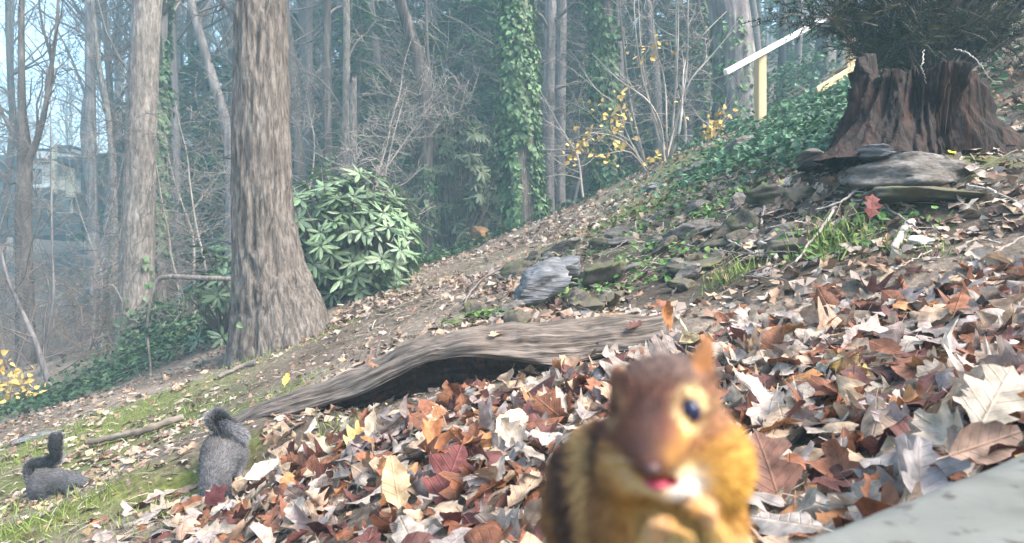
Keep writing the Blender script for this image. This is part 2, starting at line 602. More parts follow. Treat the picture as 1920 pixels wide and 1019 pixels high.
M['red'] = noise_mat('red', [(0.3, (0.16, 0.025, 0.02)), (0.7, (0.30, 0.06, 0.05))], scale=14, bump=0.4)
M['orange_rot'] = noise_mat('orange_rot', [(0.3, (0.05, 0.03, 0.015)), (0.6, (0.19, 0.095, 0.04)), (0.8, (0.12, 0.13, 0.04))], scale=6, stretch=(1, 1, .3), bump=0.8, dist=0.03)
M['rock_white'] = noise_mat('rock_white', [(0.3, (0.40, 0.37, 0.32)), (0.7, (0.62, 0.59, 0.52))], scale=14, bump=0.4)
M['white'] = noise_mat('white', [(0.3, (0.55, 0.55, 0.55)), (0.7, (0.75, 0.75, 0.75))], scale=8, bump=0)
M['wood_stick'] = noise_mat('wood_stick', [(0.3, (0.10, 0.075, 0.055)), (0.7, (0.27, 0.22, 0.18))], scale=18, stretch=(.2, 1, 1), bump=0.5)
def _slab():
    m, nt, b = new_mat('slab')
    tc = nt.nodes.new('ShaderNodeTexCoord')
    nz = N(nt, 'ShaderNodeTexNoise')
    nz.inputs['Scale'].default_value = 9
    nz.inputs['Detail'].default_value = 9
    nt.links.new(tc.outputs['Object'], nz.inputs[0])
    r = ramp(nt, [(0.3, (0.055, 0.057, 0.05)), (0.42, (0.105, 0.108, 0.096)), (0.7, (0.14, 0.143, 0.13))], nz.outputs[0])
    n2 = N(nt, 'ShaderNodeTexNoise')
    n2.inputs['Scale'].default_value = 55
    n2.inputs['Detail'].default_value = 3
    nt.links.new(tc.outputs['Object'], n2.inputs[0])
    r2 = ramp(nt, [(0.60, (0, 0, 0)), (0.68, (1, 1, 1))], n2.outputs[0])
    mx = nt.nodes.new('ShaderNodeMix')
    mx.data_type = 'RGBA'
    nt.links.new(r2.outputs[0], mx.inputs['Factor'])
    nt.links.new(r.outputs[0], mx.inputs['A'])
    mx.inputs['B'].default_value = (0.04, 0.036, 0.03, 1)
    nt.links.new(mx.outputs['Result'], b.inputs['Base Color'])
    b.inputs['Roughness'].default_value = 0.8
    bp = N(nt, 'ShaderNodeBump')
    bp.inputs['Strength'].default_value = 0.4
    bp.inputs['Distance'].default_value = 0.004
    nt.links.new(n2.outputs[0], bp.inputs['Height'])
    nt.links.new(bp.outputs[0], b.inputs['Normal'])
    return m
M['slab'] = _slab()
# ------------------------------------------------------------------ terrain
CP = [  # px, py, depth of ground points read off the photograph
 (0,1019,2.0),(120,932,2.6),(0,900,3.0),(240,800,3.6),(0,792,4.8),(300,1019,1.6),(300,870,2.3),(430,900,2.05),(200,725,6.5),(60,745,7.0),
 (440,790,2.75),(440,690,4.4),(600,640,4.4),(515,655,5.0),(700,590,4.6),(640,566,6.2),(800,512,6.8),(380,655,6.4),
 (250,640,8.5),(900,560,4.0),(1000,500,5.0),(1000,590,2.9),(1150,565,2.8),(1150,470,4.2),(1200,400,5.5),(1000,440,9.3),(870,478,9.0),
 (1100,378,9.0),(1250,306,7.8),(1340,262,8.0),(1435,236,7.5),(1400,330,5.0),(1350,480,3.0),(1350,565,2.35),(1550,490,2.4),(1550,330,3.3),
 (1700,300,2.95),(1850,284,3.1),(1600,200,6.0),(1660,140,9.0),(1900,240,3.6),(1700,440,2.4),(1850,420,2.3),(1800,540,1.8),
 (640,836,1.85),(960,735,1.75),(960,850,1.25),(960,1019,0.85),(1240,690,1.7),(1240,850,1.15),(1500,620,1.8),(1500,750,1.25),(1500,960,0.8),
 (640,950,1.35),(640,1019,1.15),(1800,640,1.35),(1800,800,0.85),(1920,760,0.8),(560,800,2.2),(760,760,2.0),
 (560,740,2.75),(740,655,2.55),(900,616,2.45),(1100,598,2.35),(1240,588,2.35)]
XYZ = [P(*c) for c in CP]
XYZ += [np.array(c, float) for c in [
 (-7,8,-1.45),(-6,14,-1.5),(-15,10,-2.6),(-12,20,-1.5),(-20,30,0.2),(-28,40,2.4),(-39,55,4.0),(-52,80,12.5),(-60,100,19),(-70,30,-3),(-75,60,4),
 (-2.5,12,-0.35),(-2,14,.0),(0,18,.9),(4,14,2.4),(5,18,3.4),(10,10,5.6),(12,25,7.5),(25,20,13),(40,40,24),(0,30,4.2),(0,45,9.5),(0,65,19),(0,100,36),(0,130,50),
 (-10,45,6.0),(-22,62,14.5),(-36,100,30),(-60,130,28),(40,100,52),(70,60,44),(75,10,34),(70,-10,32),(20,-8,8),(-70,-10,-14),(-20,-8,-6),(-7,-4,-2.6),(0,-4,-.75),(-2.5,-1.5,-1.2),
 (3,-2,.45),(2,0.5,.12),(-2,.5,-1.0),(0,0.2,-.40),(0.6,0.25,-.26),(0.2,0.5,-.345),(1.2,.6,-.06),(75,130,60),(20,60,22),(-40,20,-2.5),(6,5,3.0),(4,1.5,1.1)]]
XYZ = np.array(XYZ)
def _phi(r2):
    return 0.5 * r2 * np.log(r2 + 1e-9)
_n = len(XYZ)
_d2 = ((XYZ[:, None, :2] - XYZ[None, :, :2]) ** 2).sum(-1)
_A = np.zeros((_n + 3, _n + 3))
_A[:_n, :_n] = _phi(_d2) + np.eye(_n) * 0.004
_A[:_n, _n] = 1
_A[:_n, _n + 1:] = XYZ[:, :2]
_A[_n:, :_n] = _A[:_n, _n:].T
_w = np.linalg.solve(_A, np.concatenate([XYZ[:, 2], [0, 0, 0]]))

LOGL = np.array([(428, 822, 2.62), (520, 808, 2.52), (600, 802, 2.45), (680, 792, 2.38), (740, 782, 2.33), (800, 770, 2.28), (860, 756, 2.24), (960, 740, 2.2), (1040, 728, 2.17), (1110, 708, 2.15), (1180, 690, 2.12), (1244, 682, 2.1)], float)
LOGX, LOGD, LOGZ = (LOGL[:, 0] - 960) / FPX * LOGL[:, 2], LOGL[:, 2], (509.5 - LOGL[:, 1]) / FPX * LOGL[:, 2] + 0.058

def drift(x, y):
    """1 inside the deep leaf drift between the slab and the log, falling off to the worn slope"""
    front = np.interp(x, [-2.2, -1.3, -0.9, -0.3, 0.1, 0.45, 0.7, 1.1, 2.0, 3.0], [1.7, 2.1, 2.22, 2.05, 1.98, 2.0, 2.2, 2.1, 2.0, 2.3])
    left = np.interp(y, [0.5, 1.3, 1.6, 2.3, 2.8], [-0.9, -0.75, -0.80, -1.25, -1.2])
    return smooth01(front - y, -0.04, 0.12) * smooth01(x - left, -0.25, 0.25)

def gz(x, y):
    """height of the ground"""
    x = np.atleast_1d(np.asarray(x, float))
    y = np.atleast_1d(np.asarray(y, float))
    z = _w[_n] + _w[_n + 1] * x + _w[_n + 2] * y
    for k in range(_n):
        z = z + _w[k] * _phi((x - XYZ[k, 0]) ** 2 + (y - XYZ[k, 1]) ** 2)
    z = np.where(z > 20, 20 + (z - 20) * 0.3, z)
    r = np.hypot(x, y)
    q = np.stack([x, y, 0 * x], -1)
    z = z - 0.052 * drift(x, y)
    # hollow worn out along the downhill side of the fallen log
    ld = np.interp(x, LOGX, LOGD)
    t = ld + 0.12 - y
    w = smooth01(t, 0, 0.10) * smooth01(0.75 - t, 0, 0.35) * smooth01(x, LOGX[0] - 0.05, LOGX[0] + 0.15) * smooth01(LOGX[-1] + 0.12 - x, 0, 0.12)
    z = z * (1 - w) + np.minimum(z, np.interp(x, LOGX, LOGZ)) * w
    z = z + 0.010 * fbm(q * 4.0, 3, 3) * smooth01(r, 0.4, 2.0) + 0.03 * fbm(q * 1.3, 9, 2) * smooth01(r, 2.5, 6) + 0.25 * fbm(q * 0.2, 5, 3) * smooth01(r, 14, 30)
    return z

def gz1(x, y):
    return float(gz(x, y)[0])

def gnormal(x, y, e=0.04):
    gx = (gz(x + e, y) - gz(x - e, y)) / (2 * e)
    gy = (gz(x, y + e) - gz(x, y - e)) / (2 * e)
    n = np.stack([-gx, -gy, np.ones_like(gx)], -1)
    return n / np.linalg.norm(n, axis=-1)[:, None]

def on_ground(px, py, near=0.6, far=40):
    """where the sight line through a photo pixel meets the ground"""
    t = np.geomspace(near, far, 700)
    p = np.stack([(px - 960) / FPX * t, t, (509.5 - py) / FPX * t], 1)
    below = p[:, 2] < gz(p[:, 0], p[:, 1])
    if not below.any():
        return None
    return p[np.argmax(below)]

def proj(p):
    p = np.atleast_2d(p)
    d = np.maximum(p[:, 1], 1e-3)
    return 960 + p[:, 0] / d * FPX, 509.5 - p[:, 2] / d * FPX

def ground():
    nx, ny = 345, 345
    sx = np.linspace(-np.arcsinh(52 / 0.8), np.arcsinh(52 / 0.8), nx)
    xs = 0.8 * np.sinh(sx)
    sy = np.linspace(np.arcsinh(-10 / 1.0), np.arcsinh(78 / 1.0), ny)
    ys = 1.2 + 1.0 * np.sinh(sy)
    X, Y = np.meshgrid(xs, ys, indexing='ij')
    x, y = X.ravel(), Y.ravel()
    z = gz(x, y)
    V = np.stack([x, y, z], 1)
    i = np.arange(nx - 1)[:, None] * ny
    j = np.arange(ny - 1)[None]
    Q = np.stack([i + j, i + ny + j, i + ny + j + 1, i + j + 1], -1).reshape(-1, 4)
    # what grows or lies on the soil: moss / short grass / bare earth / far leaf floor
    q = np.stack([x, y, 0 * x], -1)
    n1 = fbm(q * 2.2, 21, 4)
    n2 = fbm(q * 0.9, 33, 3)
    soil = np.array([0.105, 0.078, 0.058])
    pale = np.array([0.25, 0.205, 0.165])
    grass = np.array([0.085, 0.105, 0.035])
    moss = np.array([0.13, 0.145, 0.03])
    C = soil + (pale - soil) * np.clip(0.45 + 0.5 * n1, 0, 1)[:, None]
    def blob(cx, cy, rx, ry, ang=0.0):
        u = (x - cx) * math.cos(ang) + (y - cy) * math.sin(ang)
        v = -(x - cx) * math.sin(ang) + (y - cy) * math.cos(ang)
        return np.clip(1.35 - np.sqrt((u / rx) ** 2 + (v / ry) ** 2) + 0.55 * n1, 0, 1)
    g = np.zeros_like(x)
    for a in [(-2.45, 3.6, 1.0, .45, .5), (-1.75, 3.5, .5, .3, .3), (-1.35, 3.1, .3, .25, 0), (-2.2, 2.9, .5, .35, .3), (-1.55, 2.1, .5, .22, .3), (-1.0, 2.15, .3, .12, .3),
              (-1.3, 4.8, .5, .4, 0), (0.9, 5.6, .7, .6, .3), (0.6, 4.4, .5, .35, 0.4), (1.4, 4.6, .5, .5, 0), (1.9, 2.9, .35, .2, 0), (1.15, 2.6, .25, .2, 0), (2.3, 6.5, 1.2, 1, 0), (-0.9, 2.25, .2, .12, 0)]:
        g = np.maximum(g, blob(*a))
    gc = grass + (moss - grass) * np.clip(0.5 + n2, 0, 1)[:, None]
    g = np.clip(g * 1.0, 0, 0.9)
    C = C * (1 - g[:, None]) + gc * g[:, None]
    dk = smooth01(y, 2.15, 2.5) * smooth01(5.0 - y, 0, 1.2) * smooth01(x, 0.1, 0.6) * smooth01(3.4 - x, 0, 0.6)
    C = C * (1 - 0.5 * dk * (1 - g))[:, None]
    far = smooth01(np.hypot(x, y), 12, 26)[:, None]
    fl = np.array([0.13, 0.088, 0.062]) * (1 + 0.4 * n2[:, None])
    C = C * (1 - far) + fl * far
    m, nt, b = new_mat('soil')
    s = nt.nodes.new('ShaderNodeVertexColor')
    s.layer_name = 'tint'
    tc = nt.nodes.new('ShaderNodeTexCoord')
    nz = nt.nodes.new('ShaderNodeTexNoise')
    nz.inputs['Scale'].default_value = 34
    nz.inputs['Detail'].default_value = 10
    nz.inputs['Roughness'].default_value = 0.75
    nt.links.new(tc.outputs['Object'], nz.inputs[0])
    r = ramp(nt, [(0.3, (0.35, 0.33, 0.32)), (0.52, (1.0, 1.0, 1.0)), (0.72, (2.0, 1.95, 1.85))], nz.outputs[0])
    mx = nt.nodes.new('ShaderNodeMix')
    mx.data_type = 'RGBA'
    mx.blend_type = 'MULTIPLY'
    mx.inputs['Factor'].default_value = 1
    nt.links.new(s.outputs[0], mx.inputs['A'])
    nt.links.new(r.outputs[0], mx.inputs['B'])
    nt.links.new(mx.outputs['Result'], b.inputs['Base Color'])
    b.inputs['Roughness'].default_value = 0.95
    b.inputs['Specular IOR Level'].default_value = 0.15
    bp = nt.nodes.new('ShaderNodeBump')
    bp.inputs['Strength'].default_value = 0.9
    bp.inputs['Distance'].default_value = 0.02
    nt.links.new(nz.outputs[0], bp.inputs['Height'])
    nt.links.new(bp.outputs[0], b.inputs['Normal'])
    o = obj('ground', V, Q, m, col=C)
    o['kind'] = 'structure'
    return o
ground()
# ------------------------------------------------------------------ trees
def catmull(pts, n):
    pts = np.asarray(pts, float)
    if len(pts) == 2:
        t = np.linspace(0, 1, n)[:, None]
        return pts[0] * (1 - t) + pts[1] * t
    p = np.vstack([2 * pts[0] - pts[1], pts, 2 * pts[-1] - pts[-2]])
    s = np.linspace(0, len(pts) - 1 - 1e-6, n)
    i = s.astype(int)
    t = (s - i)[:, None]
    a, b, c, d = p[i], p[i + 1], p[i + 2], p[i + 3]
    return 0.5 * (2 * b + (c - a) * t + (2 * a - 5 * b + 4 * c - d) * t ** 2 + (3 * b - a - 3 * c + d) * t ** 3)

def grow(rng, p, d, L, r, depth, out, up=0.25, spread=0.8, kids=(3, 6), wig=0.18, seg=6, minr=0.002, droop=0.0):
    """a bare limb with side twigs, as polylines"""
    n = max(3, seg)
    pts, dirs = [np.array(p, float)], []
    d = np.array(d, float) / np.linalg.norm(d)
    for k in range(n):
        d = d + rng.normal(0, wig, 3) + np.array([0, 0, up * 0.25 - droop * 0.2])
        d /= np.linalg.norm(d)
        pts.append(pts[-1] + d * L / n)
        dirs.append(d.copy())
    rad = r * np.linspace(1, 0.32, n + 1)
    out.append((np.array(pts), np.maximum(rad, minr)))
    if depth <= 0:
        return
    for k in range(rng.integers(kids[0], kids[1] + 1)):
        t = rng.uniform(0.2, 1.0)
        i = min(int(t * n), n - 1)
        q = pts[i] + (pts[i + 1] - pts[i]) * (t * n - i)
        a = dirs[i]
        s = rng.normal(0, 1, 3)
        s -= a * (s @ a)
        s /= np.linalg.norm(s) + 1e-9
        grow(rng, q, a * (1 - spread * 0.45) + s * spread + np.array([0, 0, up * 0.4 - droop * 0.3]), L * rng.uniform(0.38, 0.66), max(rad[i] * rng.uniform(0.4, 0.6), minr), depth - 1, out, up, spread, kids, wig, max(3, seg - 1), minr, droop)

def limbs_geo(lines, sides=4, thin=3):
    g = Geo()
    for pts, rad in lines:
        V, Q, T = tube(pts, rad, sides if rad[0] > 0.02 else thin, cap=False)
        g.add(V, Q, T)
    return g

def trunk_geo(pts, rad, sides, rings, ridge=0.0, flare=0.0, flare_h=0.5, seed=0, lobes=5, bias=None, pitch=0.06):
    """a trunk whose bark has real ridges and whose foot spreads into root buttresses"""
    c = catmull(pts, rings)
    s = np.linspace(0, len(rad) - 1, rings)
    r = np.interp(s, np.arange(len(rad)), rad)
    t, n, b = frames(c)
    a = np.linspace(0, 2 * np.pi, sides, endpoint=False)
    h = c[:, 2] - c[0, 2]
    rr = r[:, None] * np.ones((1, sides))
    A = np.broadcast_to(a, rr.shape)
    H = np.broadcast_to(h[:, None], rr.shape)
    if flare:
        w = np.exp(-np.maximum(H, 0) / flare_h)
        lob = 0.6 + 0.5 * np.cos(lobes * A + seed) + 0.35 * np.cos(2 * A + 1.3 * seed)
        if bias is not None:
            lob = lob + bias[1] * np.maximum(0, np.cos(A - bias[0])) ** 2
        rr = rr * (1 + flare * w * lob)
    if ridge:
        rc = r[:, None]
        q = np.stack([np.cos(A) * rc / pitch, np.sin(A) * rc / pitch, H / (pitch * 9)], -1)
        q = q + 0.35 * np.stack([vnoise(q * 1.7 + 5, seed), vnoise(q * 1.7 + 9, seed + 1), 0 * A], -1)
        v = 1 - np.abs(vnoise(q, seed)) * 2.2
        v2 = vnoise(q * np.array([2.3, 2.3, 1.6]), seed + 4)
        rr = rr + ridge * (v * 0.8 + v2 * 0.5)
    ca, sa = np.cos(A)[..., None], np.sin(A)[..., None]
    V = c[:, None] + rr[..., None] * (ca * n[:, None] + sa * b[:, None])
    i = np.arange(rings - 1)[:, None] * sides
    j = np.arange(sides)[None]
    k = (j + 1) % sides
    Q = np.stack([i + j, i + k, i + sides + k, i + sides + j], -1).reshape(-1, 4)
    V = V.reshape(-1, 3)
    V = np.vstack([V, c[-1:]])
    e = (rings - 1) * sides
    jj = np.arange(sides)
    T = np.stack([e + jj, e + (jj + 1) % sides, np.full(sides, len(V) - 1)], 1)
    return V, Q, T, c, r

LEAF5 = np.array([[0, 0, 0], [0.38, 0.18, 0.03], [0.30, 0.55, 0.05], [0, 1, -0.05], [-0.30, 0.55, 0.05], [-0.38, 0.18, 0.03]])
LEAF5_T = np.array([[0, 1, 2], [0, 2, 3], [0, 3, 4], [0, 4, 5]])

def scatter(tmplV, tmplT, pos, X, Y, Z, size, cols, U=None):
    """copies of a small template at pos with axes X,Y,Z"""
    n, k = len(pos), len(tmplV)
    s = np.asarray(size, float).reshape(n, 1, 1)
    V = pos[:, None] + s * (tmplV[None, :, 0:1] * X[:, None] + tmplV[None, :, 1:2] * Y[:, None] + tmplV[None, :, 2:3] * Z[:, None])
    T = (tmplT[None] + (np.arange(n) * k)[:, None, None]).reshape(-1, tmplT.shape[1])
    C = np.repeat(cols, k, axis=0)
    return V.reshape(-1, 3), T, C

def rand_axes(rng, n, normal=None, tilt=0.5):
    """random leaf frames: Z near normal"""
    Z = rng.normal(0, 1, (n, 3)) * tilt
    Z = Z + (np.array([0, 0, 1.0]) if normal is None else normal)
    Z /= np.linalg.norm(Z, axis=1)[:, None]
    Y = rng.normal(0, 1, (n, 3))
    Y -= Z * (Y * Z).sum(1)[:, None]
    Y /= np.linalg.norm(Y, axis=1)[:, None]
    return np.cross(Y, Z), Y, Z

def ivy_on(rng, c, r, n, zlo, zhi, size, arc=None, thick=0.06, parent=None, lim=None):
    """ivy leaves hanging round a trunk"""
    k = rng.integers(0, len(c) - 1, n * 4)
    f = rng.uniform(0, 1, n * 4)[:, None]
    p = c[k] * (1 - f) + c[k + 1] * f
    a = rng.uniform(0, 2 * np.pi, n * 4)
    keep = (p[:, 2] > zlo) & (p[:, 2] < zhi)
    q = np.stack([np.cos(a) * 1.1, np.sin(a) * 1.1, p[:, 2] * 1.6], -1)
    keep &= vnoise(q, 7) > -0.45
    if lim is not None:
        keep &= lim(a, p[:, 2])
    p, a, k = p[keep][:n], a[keep][:n], k[keep][:n]
    m = len(p)
    o = np.stack([np.cos(a), np.sin(a), 0 * a], 1)
    pos = p + o * (r[k] + thick * rng.uniform(0.1, 1, m) ** 1.5 * (1 + 0.8 * vnoise(np.stack([np.cos(a), np.sin(a), p[:, 2] * 2], -1) * 2, 3)))[:, None]
    Z = o + rng.normal(0, 0.35, (m, 3)) + np.array([0, 0, 0.35])
    Z /= np.linalg.norm(Z, axis=1)[:, None]
    Y = np.array([0, 0, -1.0]) + rng.normal(0, 0.45, (m, 3))
    Y -= Z * (Y * Z).sum(1)[:, None]
    Y /= np.linalg.norm(Y, axis=1)[:, None]
    col = np.array([0.07, 0.125, 0.05]) * rng.uniform(0.5, 1.7, (m, 1)) + rng.uniform(0, 0.025, (m, 3)) * np.array([1, 1.2, 0.6])
    V, T, C = scatter(LEAF5, LEAF5_T, pos, np.cross(Y, Z), Y, Z, size * rng.uniform(0.6, 1.35, m), col)
    return stuff(obj('ivy', V, T, M['ivy'], parent, col=C, smooth=False))

def px_path(pts, d, extend=6.0):
    """photo trunk line (listed top to bottom) -> 3D line from the ground up, continued above the frame"""
    p = [P(a[0], a[1], d) for a in pts][::-1]
    w = [a[2] / FPX * d / 2 for a in pts][::-1]
    b = p[0].copy()
    zg = gz1(b[0], b[1])
    if b[2] > zg + 0.02:
        p.insert(0, np.array([b[0], b[1], zg - 0.12]))
        w.insert(0, w[0] * 1.06)
    else:
        p[0][2] = zg - 0.12
    if extend:
        v = p[-1] - p[-2]
        v = v / np.linalg.norm(v)
        v = v * 0.6 + np.array([0, 0, 0.4])
        p.append(p[-1] + v * extend * 0.5)
        w.append(w[-1] * 0.82)
        p.append(p[-1] + np.array([v[0] * 0.5, v[1], 1.0]) * extend * 0.5)
        w.append(w[-1] * 0.5)
    return np.array(p), np.array(w)

def px_tree(name, label, pts, d, bark, extend=6.0, sides=14, rings=60, ridge=0.006, flare=0.25, flare_h=0.4, seed=1, ivy=None, branches=None, crown=10, cat='tree', pitch=0.06, bias=None, lobes=5, twig='twig', group=None, broken=False):
    rng = np.random.default_rng(seed + 100)
    p, w = px_path(pts, d, extend)
    base = (p[0][0], p[0][1], gz1(p[0][0], p[0][1]))
    t = thing(name, base, label, cat, group)
    V, Q, T, c, r = trunk_geo(p, w, sides, rings, ridge, flare, flare_h, seed, lobes, bias, pitch)
    if broken:
        top = V[:, 2] > V[:, 2].max() - 0.12
        V[top, 2] += rng.uniform(-0.12, 0.12, top.sum())
    obj('trunk', V, [Q, T], M[bark], t)
    lines = []
    for br in (branches or []):          # limbs the photograph shows: pixel lines, thickness, side twigs
        q = [P(a, b, d + (br[3] if len(br) > 3 else 0) * k / max(1, len(br[0]) - 1)) for k, (a, b) in enumerate(br[0])]
        q = catmull(q, 4 * len(q))
        ra = br[1] / FPX * d / 2 * np.linspace(1, 0.3, len(q))
        lines.append((q, np.maximum(ra, 0.0022)))
        for k in range(br[2]):
            i = rng.integers(1, len(q) - 1)
            a = q[i + 1] - q[i]
            a /= np.linalg.norm(a)
            s = rng.normal(0, 1, 3)
            grow(rng, q[i], a * 0.6 + s * 0.5 + np.array([0, 0, 0.15]), np.linalg.norm(q[-1] - q[0]) * rng.uniform(0.2, 0.5), max(ra[i] * 0.5, 0.003), 2, lines, 0.2, 0.8, (2, 4), 0.2, 4, 0.0022)
    if extend and crown:
        zt = c[:, 2]
        for k in range(crown):
            lo = np.argmax(zt > P(0, -60, d)[2]) / len(zt) if d < 10.5 else 0.45
            i = int(rng.uniform(lo, 0.99) * (len(c) - 1))
            a = rng.uniform(0, 2 * np.pi)
            grow(rng, c[i], np.array([math.cos(a), math.sin(a), 0.7]), rng.uniform(1.2, 2.6) * (extend / 6) ** 0.5, r[i] * 0.35, 2, lines, 0.3, 0.75, (2, 4), 0.17, 5, 0.003)
    if lines:
        limbs_geo(lines, 5, 3).build('crown', M[twig], t)
    if ivy:
        ivy_on(rng, c, r, parent=t, **ivy)
    return t, c, r

# the big oak
t, c, r = px_tree('oak_tree', 'thick furrowed oak trunk flaring into roots beside the rhododendron', [(487, -60, 86), (489, 60, 90), (490, 180, 94), (491, 300, 100), (494, 400, 105), (501, 470, 116), (511, 540, 138), (521, 600, 164), (526, 655, 186)], 5.0, 'oak_bark',
    extend=5.5, sides=140, rings=400, ridge=0.021, flare=0.10, flare_h=0.24, seed=4, crown=12, lobes=4, bias=(math.pi, 2.6), pitch=0.042,
    branches=[([(452, 60), (436, 30), (415, -5), (400, -40)], 16, 4, 0.6), ([(448, 300), (420, 296), (390, 293), (345, 270)], 6, 3, 1.0), ([(450, 130), (432, 120), (415, 98), (405, 90)], 8, 1, 0.5), ([(445, 465), (420, 452), (385, 450), (318, 468)], 6, 3, 1.2)])
def root(a, b, m, r0, r1, seed):
    q = catmull([np.array(a), np.array(m), np.array(b)], 26)
    V, Q, T, _, _ = trunk_geo(q, np.linspace(r0, r1, 26), 24, 26, 0.006, 0, 1, seed, pitch=0.03)
    obj('root', V, [Q, T], M['oak_bark'], t)
_b = np.array(t.location)
for (px, py, dd, r0) in ((612, 588, 5.0, 0.15), (575, 622, 4.75, 0.13), (455, 672, 4.75, 0.10)):
    e = P(px, py, dd)
    e[2] = gz1(e[0], e[1]) - 0.03
    st = _b + np.array([0.06 * np.sign(e[0] - _b[0]), -0.02, 0.42 if px > 600 else 0.28])
    root(st, e, st * 0.42 + e * 0.58 + np.array([0, 0, -0.045]), r0, 0.03, px)
ivy_on(np.random.default_rng(3), c, r * 1.3, parent=t, n=26, zlo=-0.42, zhi=-0.22, size=0.045, thick=0.03, lim=lambda a, z: (np.sin(a) < -0.3) & (np.cos(a) < 0.1))
px_tree('tall_tree', 'pale slender trunk leaning slightly, ivy at its foot and bent branch beside it', [(290, -60, 46), (277, 0, 48), (265, 250, 50), (257, 500, 57), (252, 640, 66)], 8.5, 'pale_bark', sides=90, rings=360, ridge=0.009, flare=0.15, seed=8, crown=14, pitch=0.042,
    ivy=dict(n=260, zlo=-1.1, zhi=0.2, size=0.075, thick=0.05, lim=lambda a, z: np.cos(a) > 0.0), branches=[([(258, 330), (240, 300), (225, 250), (215, 215)], 6, 3, 0.5)])
px_tree('ivy_tree', 'dark ivy-wrapped trunk directly behind the pale slender trunk', [(306, -60, 20), (301, 150, 20), (299, 450, 20), (302, 560, 18)], 11.5, 'grey_bark', seed=12, sides=16, ivy=dict(n=4200, zlo=0.3, zhi=7, size=0.085, thick=0.09))
px_tree('leaning_tree', 'grey crooked trunk curving away from the big oak', [(345, -60, 13), (368, 40, 15), (398, 145, 17), (424, 235, 18), (431, 330, 17), (432, 480, 18)], 13, 'grey_bark', seed=13, crown=14, branches=[([(400, 150), (375, 120), (350, 95)], 6, 3, 0.3), ([(370, 50), (385, 20), (405, -30)], 8, 3, 0.3)])
px_tree('straight_tree', 'straight hazy grey trunk just right of the pale house', [(166, -60, 15), (168, 60, 16), (172, 300, 18), (181, 560, 21)], 16, 'grey_bark', seed=15, crown=16, branches=[([(168, 200), (150, 150), (125, 90), (95, 40)], 7, 5, 1), ([(170, 240), (140, 200), (90, 180)], 5, 4, 1)])
px_tree('slim_tree', 'slim curved grey trunk between the house and pale slender trunk', [(186, 120, 7), (200, 200, 10), (212, 320, 12), (216, 560, 13)], 14, 'pale_bark', seed=16, extend=3, crown=10, branches=[([(196, 180), (175, 150), (140, 130), (112, 145)], 5, 4, 0.6)])
px_tree('forked_tree', 'bare tree forking into three stems in front of the house', [(42, -60, 9), (40, 60, 10), (41, 200, 13), (46, 290, 24), (44, 420, 28), (48, 640, 30)], 9.5, 'dark_bark', seed=17, extend=3.5, crown=8,
    branches=[([(46, 300), (25, 250), (0, 205), (-30, 150)], 13, 4, 0.4), ([(50, 310), (66, 270), (82, 215), (92, 150), (106, 50), (110, -40)], 14, 8, -0.5), ([(86, 200), (98, 130), (78, 40), (70, -30)], 8, 5, -0.6), ([(45, 330), (20, 345), (-20, 330)], 6, 3, 0.2), ([(44, 420), (10, 400), (-40, 340)], 4, 3, 0)])
px_tree('slender_sapling', 'pale leaning sapling at the slope edge among yellow leaves', [(8, 500, 6), (30, 560, 7), (66, 640, 10), (98, 752, 11)], 7.3, 'grey_bark', seed=18, extend=2.2, sides=8, rings=24, ridge=0.001, crown=8, branches=[([(80, 690), (84, 600), (92, 540), (70, 470)], 5, 3, 0.2), ([(72, 655), (110, 610), (160, 590)], 4, 3, 0.2)], flare=0.1)
px_tree('slender_sapling', 'thin upright sapling stem beside the leaning pale sapling', [(98, 480, 4), (100, 560, 6), (84, 660, 7), (80, 750, 9)], 7.6, 'grey_bark', seed=19, extend=1.8, sides=8, rings=24, ridge=0.001, crown=8, flare=0.1)
px_tree('straight_tree', 'dark straight trunk with ivy above the rhododendron', [(610, -60, 15), (613, 60, 15), (615, 330, 16)], 12.5, 'dark_bark', seed=21, crown=14, ivy=dict(n=700, zlo=-0.5, zhi=2.2, size=0.08, thick=0.09), branches=[([(613, 200), (585, 160), (555, 110), (532, 95)], 7, 5, 0.6), ([(614, 260), (590, 210), (560, 170), (530, 105)], 5, 4, 0.4)])
px_tree('pale_tree', 'pale smooth trunk rising behind the rhododendron beside a snapped snag', [(648, -60, 13), (650, 60, 13), (648, 330, 15)], 11.5, 'pale_bark', seed=22, crown=14, ridge=0.002, branches=[([(650, 230), (632, 190), (600, 150), (560, 130), (535, 105)], 6, 6, 0.6), ([(648, 120), (668, 80), (690, 60)], 5, 3, 0.4)])
px_tree('broken_snag', 'snapped-off dead trunk with splintered top behind the rhododendron', [(661, 150, 15), (662, 240, 14), (663, 340, 15)], 11.0, 'pale_bark', seed=23, extend=0, crown=0, ridge=0.003, broken=True)
px_tree('forked_tree', 'dark leaning tree with broken stubs and ivy at its foot', [(740, -60, 20), (762, 40, 22), (784, 110, 24), (796, 190, 22), (801, 320, 22), (802, 500, 26)], 10.0, 'dark_bark', seed=24, crown=12, ridge=0.004,
    ivy=dict(n=900, zlo=-0.6, zhi=1.6, size=0.075, thick=0.1),
    branches=[([(799, 300), (806, 180), (801, 80), (798, -40)], 13, 3, 0.2), ([(798, 240), (770, 250), (740, 265), (720, 262)], 5, 3, 0.3), ([(800, 340), (770, 328), (720, 345), (672, 352)], 4, 3, 0.3), ([(801, 300), (826, 290), (850, 300), (880, 330)], 5, 4, 0.4), ([(800, 380), (770, 345), (735, 285), (710, 272)], 5, 3, 0.5), ([(797, 200), (815, 190), (828, 175)], 6, 2, 0.2), ([(798, 160), (760, 140), (720, 125)], 4, 3, 0.5)])
